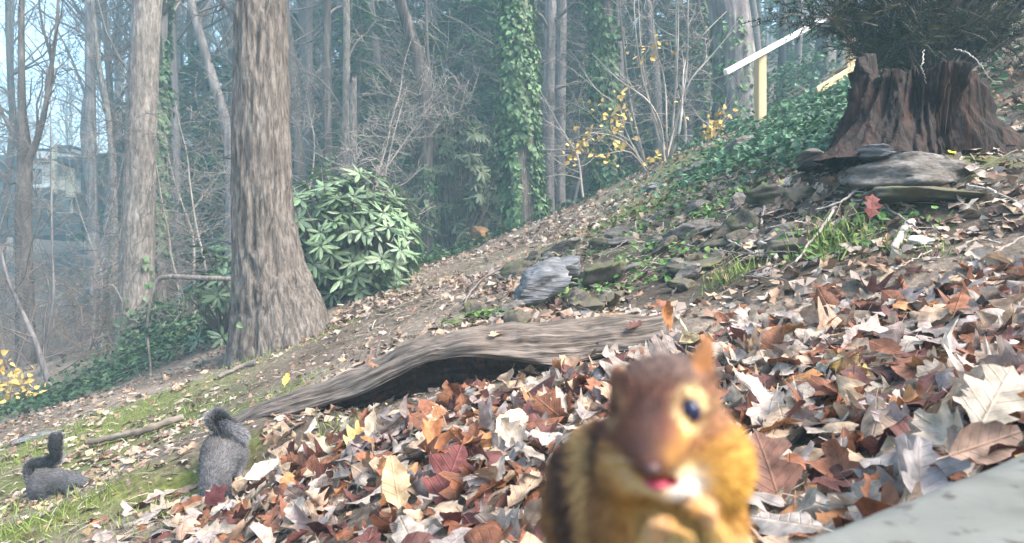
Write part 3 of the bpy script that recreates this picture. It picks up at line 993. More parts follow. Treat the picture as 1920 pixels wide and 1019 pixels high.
t, c, r = px_tree('ivy_tree', 'massive trunk thickly clothed in ivy at the crest of the slope', [(968, -60, 46), (970, 100, 48), (974, 250, 52), (980, 360, 56), (986, 440, 62)], 9.4, 'oak_bark', seed=25, sides=60, rings=200, ridge=0.012, flare=0.15, crown=12,
    ivy=dict(n=8000, zlo=0.3, zhi=5.5, size=0.075, thick=0.13, lim=lambda a, z: (z > 1.75) | (np.cos(a) < -0.15) | (np.cos(a) > 0.55)))
px_tree('straight_tree', 'smooth grey trunk standing next to the massive ivy-clothed trunk', [(1034, -60, 22), (1030, 100, 22), (1028, 300, 22), (1028, 400, 24)], 12.5, 'grey_bark', seed=26, crown=14)
px_tree('straight_tree', 'darker grey trunk, second from the massive ivy-clothed trunk', [(1054, -60, 18), (1052, 100, 19), (1049, 390, 21)], 13.5, 'grey_bark', seed=27, crown=14)
px_tree('ivy_tree', 'ivy-covered trunk behind the yellow-leaved shrub', [(1131, -60, 34), (1133, 100, 35), (1136, 360, 37)], 11.0, 'dark_bark', seed=28, ivy=dict(n=7500, zlo=0.8, zhi=6.5, size=0.09, thick=0.12), crown=12)
px_tree('dark_tree', 'dark hazy trunk with creeper left of the thick grey trunk', [(1318, -60, 32), (1320, 100, 34), (1323, 260, 36)], 13.0, 'dark_bark', seed=29, ivy=dict(n=1500, zlo=1.5, zhi=7, size=0.085, thick=0.06), crown=12)
px_tree('thick_tree', 'thick grey furrowed trunk standing beside the wooden handrail', [(1362, -60, 68), (1370, 50, 72), (1380, 150, 80), (1386, 225, 92)], 9.6, 'grey_bark', seed=30, sides=80, rings=240, ridge=0.014, crown=12, flare=0.15, ivy=dict(n=420, zlo=2.0, zhi=3.6, size=0.075, thick=0.05, lim=lambda a, z: np.cos(a) < 0.4))
px_tree('bent_branch', 'pale broken branch bent to the ground beside the slender trunk', [(440, 524, 9), (380, 522, 10), (320, 519, 9), (296, 526, 8), (285, 556, 6), (276, 610, 5), (282, 690, 4)], 5.9, 'pale_bark', seed=32, extend=0, sides=8, rings=40, ridge=0.001, flare=0, crown=0, cat='branch',
    branches=[([(330, 519), (345, 560), (342, 595)], 3, 2, 0.2), ([(284, 560), (262, 585), (255, 600)], 3, 2, 0.2)], twig='twig_pale')
px_tree('curved_branch', 'small white hooked branch tip showing among dark brush', [(194, 540, 4), (204, 535, 6), (214, 538, 5), (224, 556, 3), (230, 575, 2.5), (228, 640, 2.5)], 8.0, 'pale_bark', seed=33, extend=0, sides=6, rings=20, ridge=0, flare=0, crown=0, cat='branch')

# sapling clump on the slope
def clump(name, label, base, tops, d, mat, w=5, twigs=3, seed=0, group=None, leaves=None):
    rng = np.random.default_rng(seed)
    b = P(base[0], base[1], d)
    b[2] = gz1(b[0], b[1])
    t = thing(name, b, label, 'shrub', group)
    for k, path in enumerate(tops):
        q = [b + np.array([rng.uniform(-.06, .06), rng.uniform(-.05, .05), -0.05])] + [P(a[0], a[1], d + rng.uniform(-0.3, 0.3)) for a in path]
        q = catmull(q, 14)
        ra = w / FPX * d / 2 * np.linspace(1, 0.35, len(q)) * rng.uniform(0.7, 1.2)
        lines = [(q, np.maximum(ra, 0.002))]
        for j in range(twigs):
            i = rng.integers(4, len(q) - 1)
            a = q[i] - q[i - 1]
            s = rng.normal(0, 1, 3)
            grow(rng, q[i], a / np.linalg.norm(a) * 0.8 + s * 0.45, rng.uniform(0.25, 0.7), ra[i] * 0.5, 1, lines, 0.2, 0.7, (2, 4), 0.15, 4, 0.0018)
        limbs_geo(lines, 5, 3).build('stem', M[mat], t)
    if leaves:
        g = Geo()
        for (px, py, sx, sy, n) in leaves:
            pos = np.stack([P(px + rng.normal(0, sx), py + rng.normal(0, sy), d + rng.normal(0, 0.15)) for _ in range(n)])
            X, Y, Z = rand_axes(rng, n, np.array([0, -0.6, 0.5]), 0.7)
            col = np.array([[0.62, 0.40, 0.10]]) * rng.uniform(0.6, 1.25, (n, 1)) * np.array([1, 1, 1]) + rng.uniform(-.03, .08, (n, 1)) * np.array([[1, 0.9, 0.8]])
            V, T, C = scatter(LEAF5, LEAF5_T, pos, X, Y, Z, rng.uniform(0.04, 0.085, n), np.clip(col, 0.02, 0.9))
            g.add(V, None, T, C)
        stuff(g.build('foliage', M['scrap'], t, smooth=False))
    return t
clump('sapling_clump', 'clump of pale bare sapling stems rising from the crest', (1252, 300), [[(1238, 250), (1208, 160), (1192, 60), (1188, -40)], [(1230, 240), (1205, 120), (1195, -40)], [(1250, 240), (1246, 150), (1225, 70), (1228, -30)], [(1262, 230), (1270, 120), (1272, 20), (1272, -50)],
   [(1268, 240), (1288, 130), (1290, 30), (1292, -50)], [(1262, 250), (1290, 160), (1330, 110), (1372, 60)], [(1275, 240), (1283, 120), (1310, 75), (1362, 22)], [(1240, 240), (1215, 190), (1160, 150), (1110, 100)]], 7.8, 'twig_pale', w=6, twigs=4, seed=5, leaves=[(1215, 110, 25, 20, 12), (1240, 95, 25, 14, 10), (1250, 225, 30, 25, 10), (1205, 80, 18, 12, 8)])
clump('yellow_shrub', 'arching shrub with ochre yellow leaves near the second ivy trunk', (1215, 315), [[(1180, 285), (1130, 290), (1080, 285), (1062, 270)], [(1170, 265), (1110, 250), (1075, 262)], [(1175, 250), (1160, 200), (1120, 170), (1085, 120)], [(1190, 260), (1180, 215), (1170, 175)], [(1185, 270), (1140, 245), (1100, 240)]], 8.0, 'twig_pale', w=3.5, twigs=4, seed=6,
   leaves=[(1085, 265, 16, 14, 34), (1120, 250, 22, 10, 24), (1160, 225, 12, 20, 36), (1150, 275, 10, 12, 14), (1165, 180, 10, 8, 10), (1072, 292, 8, 8, 8), (1110, 195, 14, 10, 8), (1140, 300, 20, 8, 14), (1225, 300, 25, 8, 22)])
clump('yellow_sprig', 'low sprig of yellow leaves left of the handrail post', (1342, 262), [[(1338, 240), (1330, 222)], [(1348, 238), (1356, 205)], [(1352, 240), (1375, 210)]], 8.2, 'twig_pale', w=3, twigs=2, seed=7, leaves=[(1335, 248, 10, 9, 26), (1352, 232, 10, 10, 26), (1360, 212, 14, 8, 10)])
clump('yellow_brush', 'yellow-green leafy brush at the foot of the leaning sapling', (30, 770), [[(10, 740), (0, 700)], [(40, 730), (45, 690)], [(20, 740), (30, 700)], [(50, 745), (65, 715)]], 6.6, 'twig', w=3, twigs=3, seed=9, leaves=[(25, 712, 22, 18, 60), (15, 765, 18, 10, 40), (45, 745, 18, 20, 40)])

# ---- bare woodland trees behind: six grown shapes, copied
PROTO = []
for s in range(6):
    rng = np.random.default_rng(200 + s)
    H = 1.0
    tr = [np.array([0, 0, -0.02])]
    for k in range(1, 8):
        tr.append(np.array([rng.normal(0, 0.006), rng.normal(0, 0.006), k / 7.0]) + np.array([tr[-1][0], tr[-1][1], 0]) * (1 if k > 1 else 0))
    rad = np.array([0.0085, 0.0072, 0.0066, 0.0062, 0.0055, 0.0045, 0.003, 0.0015])
    V, Q, T, c, r = trunk_geo(tr, rad, 9, 26, 0.0006, 0.3, 0.02, s)
    tm = make_mesh('trunk', V, [Q, T], M['grey_bark'] if s % 3 else M['dark_bark'])
    lines = []
    for k in range(30):
        h = rng.uniform(0.16, 0.97) ** 0.8
        i = min(int(h * 25), 24)
        a = rng.uniform(0, 2 * np.pi)
        low = h < 0.4
        grow(rng, c[i], np.array([math.cos(a), math.sin(a), 0.1 if low else 0.9]), rng.uniform(0.07, 0.15) if low else rng.uniform(0.14, 0.27) * (1.15 - 0.5 * h), r[i] * (0.25 if low else 0.5), 2 if low else 3, lines, 0.22, 0.75, (2, 4), 0.16, 5, 0.0005)
    cm = limbs_geo(lines, 4, 3).mesh('crown', M['twig'])
    PROTO.append((tm, cm))

def bare_tree(px, d, H, k, label, group, name='bare_tree', lean=0.0, wide=1.0):
    x = (px - 960) / FPX * d
    z = gz1(x, d)
    t = thing(name, (x, d, z), label, 'tree', group)
    t.rotation_euler = (lean * 0.5, lean, (k * 2.4 + px) % 6.28)
    t.scale = (H * wide, H * wide, H)
    link('trunk', PROTO[k % 6][0], t)
    link('crown', PROTO[k % 6][1], t)
    return t
_r = random.Random(5)
LAND = [(0, 'forked tree by the house'), (110, 'pale house'), (175, 'straight hazy trunk'), (240, 'pale slender trunk'), (330, 'dark ivy trunk'), (400, 'crooked trunk'), (490, 'big oak'), (570, 'rhododendron, on its oak side'), (630, 'snapped snag'), (700, 'rhododendron, on its open side'), (770, 'dark leaning tree'), (850, 'rhododendron thicket'), (920, 'low orange stump'), (975, 'massive ivy trunk'), (1040, 'paired grey trunks'), (1100, 'yellow-leaved shrub'), (1140, 'second ivy trunk'), (1190, 'crest stones'), (1250, 'sapling clump'), (1310, 'dark creeper trunk'), (1375, 'thick furrowed trunk'), (1430, 'handrail post'), (1490, 'white top rail'), (1550, 'timber steps'), (1600, 'yew'), (1690, 'hollow stump')]
def near_land(px):
    return min(LAND, key=lambda a: abs(a[0] - px))[1]
MID = [(35, 30), (155, 24), (240, 30), (262, 21), (318, 28), (360, 15), (375, 32), (425, 24), (548, 27), (570, 14.5), (602, 17), (622, 33), (655, 28), (680, 21), (715, 15.5), (728, 30), (775, 24), (815, 15), (828, 29), (850, 17), (895, 27), (940, 15), (1005, 16), (1068, 15), (1080, 33), (1098, 17), (1155, 15), (1200, 24), (1235, 15), (1285, 16), (1335, 24), (1470, 30), (1525, 16), (8, 19), (195, 20), (205, 26), (232, 19), (330, 17), (345, 24), (392, 20), (412, 28), (560, 16), (578, 23), (590, 30), (632, 19), (690, 17), (705, 26), (742, 21), (760, 32), (838, 18), (858, 25), (880, 31), (908, 20), (925, 34), (1012, 22), (1078, 19), (1092, 28), (1108, 24), (1165, 19), (1180, 30), (1222, 18), (1250, 26), (1300, 21), (1345, 17), (1425, 19), (1440, 26), (1462, 18), (1490, 22), (1510, 29), (1545, 20), (1575, 24), (1600, 17), (1640, 22)]
for k, (px, d) in enumerate(MID):
    near = d < 22
    bare_tree(px, d, _r.uniform(14, 19) if near else _r.uniform(16, 22), k, f'slim bare grey tree in the nearer wood behind the {near_land(px)}' if near else f'slim bare grey tree deeper in the wood behind the {near_land(px)}', 'bare trees of the nearer wood' if near else 'bare trees of the deeper wood', lean=_r.uniform(-0.05, 0.05), wide=_r.uniform(0.75, 1.15))

# pale twiggy saplings standing between the big trunks
SAPL = []
for s in range(4):
    rng = np.random.default_rng(300 + s)
    c = [np.array([0, 0, -0.02])]
    dd = np.array([rng.normal(0, .1), rng.normal(0, .1), 1.0])
    for k in range(9):
        dd = dd + rng.normal(0, 0.10, 3) * np.array([1, 1, 0.2])
        dd /= np.linalg.norm(dd)
        c.append(c[-1] + dd / 9)
    c = catmull(c, 28)
    rad = np.linspace(0.008, 0.0005, 28)
    V, Q, T = tube(c, rad, 6)
    tm = make_mesh('trunk', V, [Q, T], M['twig_pale'])
    lines = []
    for k in range(26):
        i = rng.integers(5, 27)
        a = rng.uniform(0, 6.28)
        grow(rng, c[i], np.array([math.cos(a), math.sin(a), 0.25]), rng.uniform(0.14, 0.36), rad[i] * 0.5, 2, lines, 0.12, 0.8, (2, 4), 0.2, 5, 0.0009)
    SAPL.append((tm, limbs_geo(lines, 4, 3).mesh('crown', M['twig_pale'] if s % 2 else M['twig'])))
for k, (px, d, H) in enumerate([(560, 9.5, 3.4), (590, 8.8, 3.0), (690, 9.2, 3.6), (735, 8.9, 2.6), (745, 11, 4.0), (830, 10.5, 3.2), (870, 12, 4.0), (545, 12, 4.5), (625, 13, 5.0), (905, 13, 4.5), (330, 9, 3.2), (360, 10, 3.4), (400, 9, 3.0), (215, 10, 3.4), (165, 9, 3.0), (15, 10, 3.0), (1075, 11, 3.4), (1100, 10, 3.0), (1165, 11, 3.5), (1320, 10.5, 3.0), (1010, 12, 3.6), (1210, 12, 4.5), (1270, 13, 5), (185, 13, 4.5), (-20, 8, 3.5)]):
    x = (px - 960) / FPX * d
    t = thing('sapling', (x, d, gz1(x, d)), f'thin twiggy bare sapling growing near the {near_land(px)}', 'sapling', 'bare saplings behind the crest', rotz=k * 2.1)
    t.scale = (H, H, H)
    link('trunk', SAPL[k % 4][0], t)
    link('crown', SAPL[k % 4][1], t)

# the far wood on the opposite hillside, one mass
def far_wood():
    rng = np.random.default_rng(77)
    tri = []
    for tm, cm in PROTO[:4]:
        pass
    protos = []
    for s in range(4):
        rg = np.random.default_rng(400 + s)
        lines = [(np.array([[0, 0, -0.03], [rg.normal(0, .01), rg.normal(0, .01), 0.45], [rg.normal(0, .015), rg.normal(0, .015), 1.0]]), np.array([0.008, 0.0065, 0.0015]))]
        for k in range(17):
            h = rg.uniform(0.22, 0.95)
            a = rg.uniform(0, 6.28)
            grow(rg, np.array([0, 0, h]), np.array([math.cos(a), math.sin(a), 0.9]), rg.uniform(0.1, 0.24), 0.0046, 2, lines, 0.2, 0.8, (1, 3), 0.15, 3, 0.0013)
        protos.append(limbs_geo(lines, 4, 3).get())
    g = Geo()
    n = 0
    while n < 175:
        d = rng.uniform(34, 74)
        px = rng.uniform(-250, 2150)
        if abs((px - 960) / FPX * d) > 50 or (px < 230 and d < 46):
            continue
        x = (px - 960) / FPX * d
        if gz1(x, d) > 0.42 * d:
            continue
        V, F, _, _ = protos[n % 4]
        a = rng.uniform(0, 6.28)
        R = np.array([[math.cos(a), -math.sin(a), 0], [math.sin(a), math.cos(a), 0], [0, 0, 1]])
        H = rng.uniform(13, 22) * (0.75 if px < 300 else 1.0)
        W = V @ R.T * H + np.array([x, d, gz1(x, d)])
        g.add(W, F[0])
        n += 1
    o = g.build('far_wood', M['twig'])
    tag(o, 'distant hazy wood of bare trees covering the opposite hillside', 'wood', kind='stuff')
far_wood()

# evergreens: hemlocks with drooping sprays
def hemlock_mesh(seed):
    rng = np.random.default_rng(seed)
    g = Geo()
    br = []
    for k in range(95):
        h = rng.uniform(0.06, 0.98)
        a = rng.uniform(0, 6.28)
        L = 0.24 * (1.04 - h) ** 0.7 * rng.uniform(0.65, 1.15)
        q = np.array([[0, 0, h], [math.cos(a) * L * 0.5, math.sin(a) * L * 0.5, h + 0.012], [math.cos(a) * L, math.sin(a) * L, h - 0.05 * L / 0.2]])
        br.append((q, np.array([0.003, 0.002, 0.0008])))
        n = int(40 + 420 * L)
        t = rng.uniform(0.12, 1, n)
        p = np.stack([np.interp(t, [0, .5, 1], q[:, j]) for j in range(3)], 1)
        side = np.array([-math.sin(a), math.cos(a), 0])
        p = p + side * (rng.normal(0, 0.2, n) * L * (1.1 - t))[:, None] + np.array([0, 0, -1]) * (np.abs(rng.normal(0, 0.012, n)))[:, None]
        Y = np.array([math.cos(a), math.sin(a), -0.35]) + side * rng.normal(0, 0.8, (n, 1)) + rng.normal(0, 0.2, (n, 3))
        Y /= np.linalg.norm(Y, axis=1)[:, None]
        Z = np.array([0, 0, 1.0]) + rng.normal(0, 0.35, (n, 3))
        Z -= Y * (Z * Y).sum(1)[:, None]
        Z /= np.linalg.norm(Z, axis=1)[:, None]
        col = np.array([[0.085, 0.165, 0.06]]) * rng.uniform(0.5, 1.6, (n, 1))
        tm = np.array([[0, 0, 0], [0.22, 0.35, 0], [0.05, 1, 0], [-0.2, 0.4, 0]])
        V, T, C = scatter(tm, np.array([[0, 1, 2], [0, 2, 3]]), p, np.cross(Y, Z), Y, Z, rng.uniform(0.014, 0.034, n), col)
        g.add(V, None, T, C)
    return g.mesh('crown', M['needle'], smooth=False), limbs_geo(br, 4, 3).mesh('limbs', M['twig'])
HEM = [hemlock_mesh(500 + s) for s in range(3)]
_v, _q, _t, _c, _rr = trunk_geo([(0, 0, -0.03), (0.002, 0, 0.5), (0, 0, 1.0)], np.array([0.014, 0.010, 0.002]), 9, 14, 0.0004, 0.2, 0.02, 3)
HEMT = make_mesh('trunk', _v, [_q, _t], M['dark_bark'])
HL = [(880, 15, 7.5, 1.0), (720, 17, 9.0, 1.1), (560, 19, 8.5, 1.1), (385, 17, 7.5, 1.2), (340, 21, 8.5, 1.1), (1085, 18, 8.0, 1.0), (850, 22, 12, 1.0), (1180, 20, 9, 1.0), (470, 25, 11, 1.1), (640, 25, 12, 1.0), (230, 22, 7, .9), (925, 16, 8.0, 1.0), (1480, 24, 9, 1.0), (1300, 26, 10, 1), (960, 28, 13, 1.0), (250, 28, 7.5, 1.0), (1010, 17, 6.5, 1.1), (790, 14.5, 5.5, 1.2), (290, 18, 5, 1.3), (430, 15, 6.0, 1.2), (675, 14.5, 6.5, 1.2), (1090, 15, 6.5, 1.0), (1250, 17, 7, 1.1)]
for k, (px, d, H, wd) in enumerate(HL):
    x = (px - 960) / FPX * d
    t = thing('hemlock_tree', (x, d, gz1(x, d)), f'hazy green hemlock in the nearer wood behind the {near_land(px)}' if d < 20.5 else f'faint green hemlock deeper in the wood behind the {near_land(px)}', 'tree', 'hemlocks in the nearer wood' if d < 20.5 else 'hemlocks in the deeper wood', rotz=k * 1.7)
    t.scale = (H * wd, H * wd, H)
    link('trunk', HEMT, t)
    stuff(link('crown', HEM[k % 3][0], t))
    link('limbs', HEM[k % 3][1], t)

# undergrowth: bare brush in the hollow on the left and behind the slope
def brush():
    rng = np.random.default_rng(88)
    g = Geo()
    n = 0
    spots = [(rng.uniform(-80, 420), rng.uniform(7.5, 17)) for _ in range(95)] + [(rng.uniform(420, 1200), rng.uniform(11, 20)) for _ in range(65)]
    for px, d in spots:
        x = (px - 960) / FPX * d
        b = np.array([x, d, gz1(x, d) - 0.03])
        lines = []
        for s in range(3):
            a = rng.uniform(0, 6.28)
            grow(rng, b, np.array([math.cos(a) * 0.6, math.sin(a) * 0.6, 1]), rng.uniform(0.5, 1.7), 0.007, 2, lines, 0.05, 0.8, (2, 4), 0.22, 4, 0.0028, droop=0.25)
        gg = limbs_geo(lines, 3, 3)
        V, F, _, _ = gg.get()
        g.add(V, F[0])
    tag(g.build('brush', M['twig_brown']), 'tangle of bare brown brush filling the hollow behind the slope', 'brush', kind='stuff')
M['twig_brown'] = noise_mat('twig_brown', [(0.3, (0.10, 0.065, 0.05)), (0.7, (0.27, 0.20, 0.16))], scale=3, bump=0)
brush()
# ------------------------------------------------------------------ rhododendrons
def strap_leaf():
    """long elliptic evergreen leaf: rounded cross-section, drooping tip"""
    t = np.array([0, .12, .35, .6, .82, 1.0])
    w = np.array([.012, .07, .125, .13, .085, .008])
    V, U = [], []
    for a, b in zip(t, w):
        for s in (-1, 0, 1):
            V.append([s * b, a, -0.10 * a * a - (0.28 * b if s else 0)])
            U.append([s * b * 2.2, a])
    Q = []
    for i in range(5):
        for j in range(2):
            k = i * 3 + j
            Q.append([k, k + 1, k + 4, k + 3])
    return np.array(V), np.array(Q), np.array(U)
SLV, SLQ, SLU = strap_leaf()
RH_MESH = make_mesh('leaf', SLV, SLQ, M['rhodo'], uv=SLU)

def rhododendron(label, centre, radii, whorls, seed, leaf=0.15, single=300, zmin=-0.2, stems=9, tone=(0.13, 0.19, 0.10), per=(7, 10), name='rhododendron_shrub', droop=0.1):
    rng = np.random.default_rng(seed)
    c = np.array(centre, float)
    base = np.array([c[0], c[1], gz1(c[0], c[1])])
    t = thing(name, base, label, 'shrub')
    W = []
    while len(W) < whorls:
        v = rng.normal(0, 1, 3)
        v /= np.linalg.norm(v)
        if v[2] < zmin:
            continue
        f = rng.uniform(0.82, 1.04) if rng.random() < 0.72 else rng.uniform(0.5, 0.85)
        f *= 1 + 0.12 * math.sin(5 * v[0] + seed) * math.cos(4 * v[1] + 2 * v[2])
        p = c + v * np.array(radii) * f
        if p[2] < gz1(p[0], p[1]) + 0.04:
            continue
        if any(np.linalg.norm(p - q[0]) < leaf * 0.45 for q in W):
            if rng.random() < 0.85:
                continue
        ax = v * np.array([1, 1, 0.6]) + np.array([0, 0, 0.75]) + rng.normal(0, 0.2, 3)
        W.append((p, ax / np.linalg.norm(ax), f))
    leaves = []
    for p, ax, f in W:
        s = rng.normal(0, 1, 3)
        u = np.cross(ax, s)
        u /= np.linalg.norm(u)
        w = np.cross(ax, u)
        n = rng.integers(per[0], per[1] + 1)
        a0 = rng.uniform(0, 6.28)
        wc = np.array(tone) * rng.uniform(0.65, 1.35)
        for k in range(n):
            a = a0 + k * 6.283 / n + rng.normal(0, 0.12)
            Y = math.cos(a) * u + math.sin(a) * w + ax * rng.uniform(-0.1, 0.45) + np.array([0, 0, -droop])
            Y /= np.linalg.norm(Y)
            Z = ax + rng.normal(0, 0.18, 3)
            Z -= Y * (Z @ Y)
            Z /= np.linalg.norm(Z)
            leaves.append((p + Y * 0.012, np.cross(Y, Z), Y, Z, leaf * rng.uniform(0.7, 1.12), np.clip(wc * rng.uniform(0.8, 1.25) + rng.uniform(-.008, .012, 3), 0.01, 1)))
    # stems
    lines = []
    for p, ax, f in W:
        m = base + (p - base) * 0.5 + np.array([0, 0, -0.1 * radii[2]]) + rng.normal(0, 0.04, 3)
        q = catmull([base + rng.normal(0, 0.04, 3) * np.array([1, 1, 0]) - np.array([0, 0, 0.03]), m, p - ax * 0.03, p], 7)
        lines.append((q, np.linspace(0.010, 0.004, 7) * radii[2] / 0.5))
    limbs_geo(lines, 4, 4).build('stems', M['twig'], t)
    # the leaves that show largest are single parts, the rest one mass
    leaves.sort(key=lambda L: np.linalg.norm(L[0]) - 0.6 * (L[0] - c)[2])
    for L in leaves[:single]:
        o = link('leaf', RH_MESH, t, tuple(L[0] - base))
        R = Matrix((L[1], L[2], L[3])).transposed()
        o.rotation_euler = R.to_euler()
        o.scale = (L[4],) * 3
        o.color = (*L[5], 1)
    rest = leaves[single:]
    if rest:
        g = Geo()
        for L in rest:
            V = L[0] + L[4] * (SLV[:, 0:1] * L[1] + SLV[:, 1:2] * L[2] + SLV[:, 2:3] * L[3])
            g.add(V, SLQ, None, L[5], SLU)
        stuff(g.build('foliage', M['rhodo_tint'], t))
    return t
b = P(652, 450, 6.3)
rhododendron('dense rounded rhododendron with glossy drooping leaves beside the big oak', b, (0.68, 0.60, 0.64), 290, 1, leaf=0.145, zmin=-0.85)
b = P(425, 565, 6.4)
rhododendron('dark rhododendron peeping out on the shaded flank of the big oak', b, (0.34, 0.40, 0.55), 46, 2, leaf=0.15, single=150, zmin=-0.9, tone=(0.055, 0.095, 0.045))
b = P(850, 330, 10.6)
rhododendron('tall hazy rhododendron thicket beside the massive ivy-clothed trunk', b, (0.75, 0.6, 0.95), 120, 3, leaf=0.19, single=0, zmin=-0.9, tone=(0.06, 0.085, 0.035), droop=0.6)
b = P(690, 470, 11.5)
rhododendron('dark leafy thicket showing between the rhododendron and leaning tree', b, (1.2, 0.6, 0.8), 90, 4, leaf=0.19, single=0, zmin=-0.9, tone=(0.03, 0.05, 0.03), droop=0.5)

# ------------------------------------------------------------------ ground cover: ivy carpets, grass, sprigs (nobody could count it)
def carpet(name, label, cat, spots, size, col, seed, tilt=0.5, mat='ivy', up=0.03):
    rng = np.random.default_rng(seed)
    g = Geo()
    for (px, py, d, rx, ry, n, h) in spots:
        if d is None:
            q = on_ground(px, py)
            if q is None:
                continue
            cx, cy = q[0], q[1]
        else:
            cx, cy = (px - 960) / FPX * d, d
        a = rng.normal(0, 0.5, (n, 2)) * np.array([rx, ry])
        x, y = cx + a[:, 0], cy + a[:, 1]
        pos = np.stack([x, y, gz(x, y) + rng.uniform(0.2, 1, n) * h], 1)
        nn = gnormal(x, y)
        X, Y, Z = rand_axes(rng, n, nn, tilt)
        cc = np.array(col) * rng.uniform(0.5, 1.6, (n, 1)) * (1 + rng.normal(0, 0.08, (n, 3)))
        V, T, C = scatter(LEAF5, LEAF5_T, pos, X, Y, Z, size * rng.uniform(0.6, 1.3, n), np.clip(cc, 0.01, 1))
        g.add(V, None, T, C)
    o = g.build(name, M[mat], smooth=False)
    return tag(o, label, cat, kind='stuff')
carpet('ivy_carpet', 'teal-green ivy carpet covering the bank behind the handrail and stump', 'ivy', [(1520, 210, 6.2, 1.3, 1.0, 2600, .10), (1600, 190, 6.8, 1.0, 1.2, 2200, .12), (1480, 250, 5.6, 0.9, 0.6, 1500, .07), (1640, 170, 5.0, .8, 1.0, 1500, .10), (1440, 200, 9.0, 1.2, 1.2, 1500, .2), (1560, 150, 8.6, 1.4, 1.0, 1600, .1), (1480, 130, 10.5, .7, .5, 1300, .9), (1390, 235, 8.8, .8, .5, 700, .1), (1560, 270, 4.6, .5, .4, 700, .05)], 0.06, (0.06, 0.125, 0.06), 31)
carpet('ivy_carpet', 'dark ivy ground cover at the crest below the ivy-clothed trunks', 'ivy', [(1160, 350, 10.5, 1.2, .8, 900, .25), (880, 470, 9.4, .9, .5, 900, .2), (930, 450, 9.4, .6, .4, 700, .25), (1210, 330, 9.6, .8, .5, 500, .12), (1060, 395, 10.2, .8, .4, 400, .1), (780, 500, 8.6, .7, .5, 500, .12)], 0.07, (0.05, 0.085, 0.035), 32)
carpet('creeping_vine', 'green creeper spilling over the slope edge below the pale slender trunk', 'ivy', [(290, 640, 8.0, .45, .35, 900, .5), (350, 620, 7.6, .7, .4, 900, .3), (200, 700, 7.0, 1.2, .6, 900, .10), (120, 740, 6.6, 1.2, .5, 800, .10), (30, 780, 6.0, 1.0, .5, 700, .08), (250, 690, 7.4, .6, .4, 600, .2), (400, 640, 6.9, .3, .25, 300, .2)], 0.055, (0.038, 0.07, 0.028), 33)
carpet('groundcover', 'bright low green weeds scattered over the stony bank', 'weeds', [(px, py, None, .22 + .05 * (k % 3), .22, 80, .05) for k, (px, py) in enumerate([(1330, 400), (1290, 440), (1230, 480), (1215, 470), (1180, 540), (1380, 370), (1260, 395), (1160, 420), (1090, 540), (900, 605), (1250, 380), (1420, 330), (1480, 300), (1320, 330), (1650, 420), (1560, 455), (1020, 500), (1360, 390), (1200, 440), (1300, 360), (1440, 300), (1700, 285), (1400, 290), (1350, 300), (1790, 275), (1110, 480), (1075, 560), (1280, 500)])], 0.032, (0.085, 0.15, 0.04), 34, mat='scrap')

def grass():
    rng = np.random.default_rng(40)
    g = Geo()
    spots = [(1568, 462, .13, 260, .09), (1370, 525, .10, 150, .07), (1730, 480, .08, 90, .05), (70, 985, .22, 420, .05), (150, 1005, .25, 260, .04), (30, 960, .2, 260, .05), (400, 960, .2, 120, .04), (310, 795, .30, 420, .04), (150, 800, .30, 420, .04), (60, 860, .3, 420, .04), (250, 780, .35, 360, .04), (230, 1000, .2, 160, .04),
             (560, 720, .15, 120, .04), (470, 680, .25, 200, .05), (620, 830, .12, 160, .05), (560, 640, .25, 160, .04), (680, 555, .3, 160, .05), (760, 520, .3, 160, .05), (1650, 470, .08, 80, .05), (1790, 285, .2, 220, .04), (1050, 470, .3, 160, .04), (900, 500, .4, 200, .04), (1300, 300, .5, 260, .06), (1180, 350, .5, 260, .06), (720, 600, .3, 160, .03), (430, 730, .3, 200, .03)]
    for px, py, rr, n, h in spots:
        q = on_ground(px, py)
        if q is None:
            continue
        a = rng.normal(0, 0.6, (n, 2)) * rr
        x, y = q[0] + a[:, 0], q[1] + a[:, 1]
        pos = np.stack([x, y, gz(x, y) - 0.004], 1)
        Y = np.stack([rng.normal(0, .55, n), rng.normal(0, .55, n), np.ones(n)], 1)
        Y /= np.linalg.norm(Y, axis=1)[:, None]
        X = np.cross(Y, rng.normal(0, 1, (n, 3)))
        X /= np.linalg.norm(X, axis=1)[:, None]
        tm = np.array([[-.035, 0, 0], [.035, 0, 0], [.02, .6, 0.05], [-.02, .6, .05], [0, 1, .25]])
        col = np.array([[0.115, 0.165, 0.04]]) * rng.uniform(0.6, 1.6, (n, 1)) + rng.uniform(0, .05, (n, 1)) * np.array([[1, .8, .2]])
        V, T, C = scatter(tm, np.array([[0, 1, 2], [0, 2, 3], [3, 2, 4]]), pos, X, Y, np.cross(X, Y), h * rng.uniform(0.5, 1.3, n), col)
        g.add(V, None, T, C)
    tag(g.build('grass', M['scrap'], smooth=False), 'short tufts of grass and moss on the bare slope', 'grass', kind='stuff')
grass()

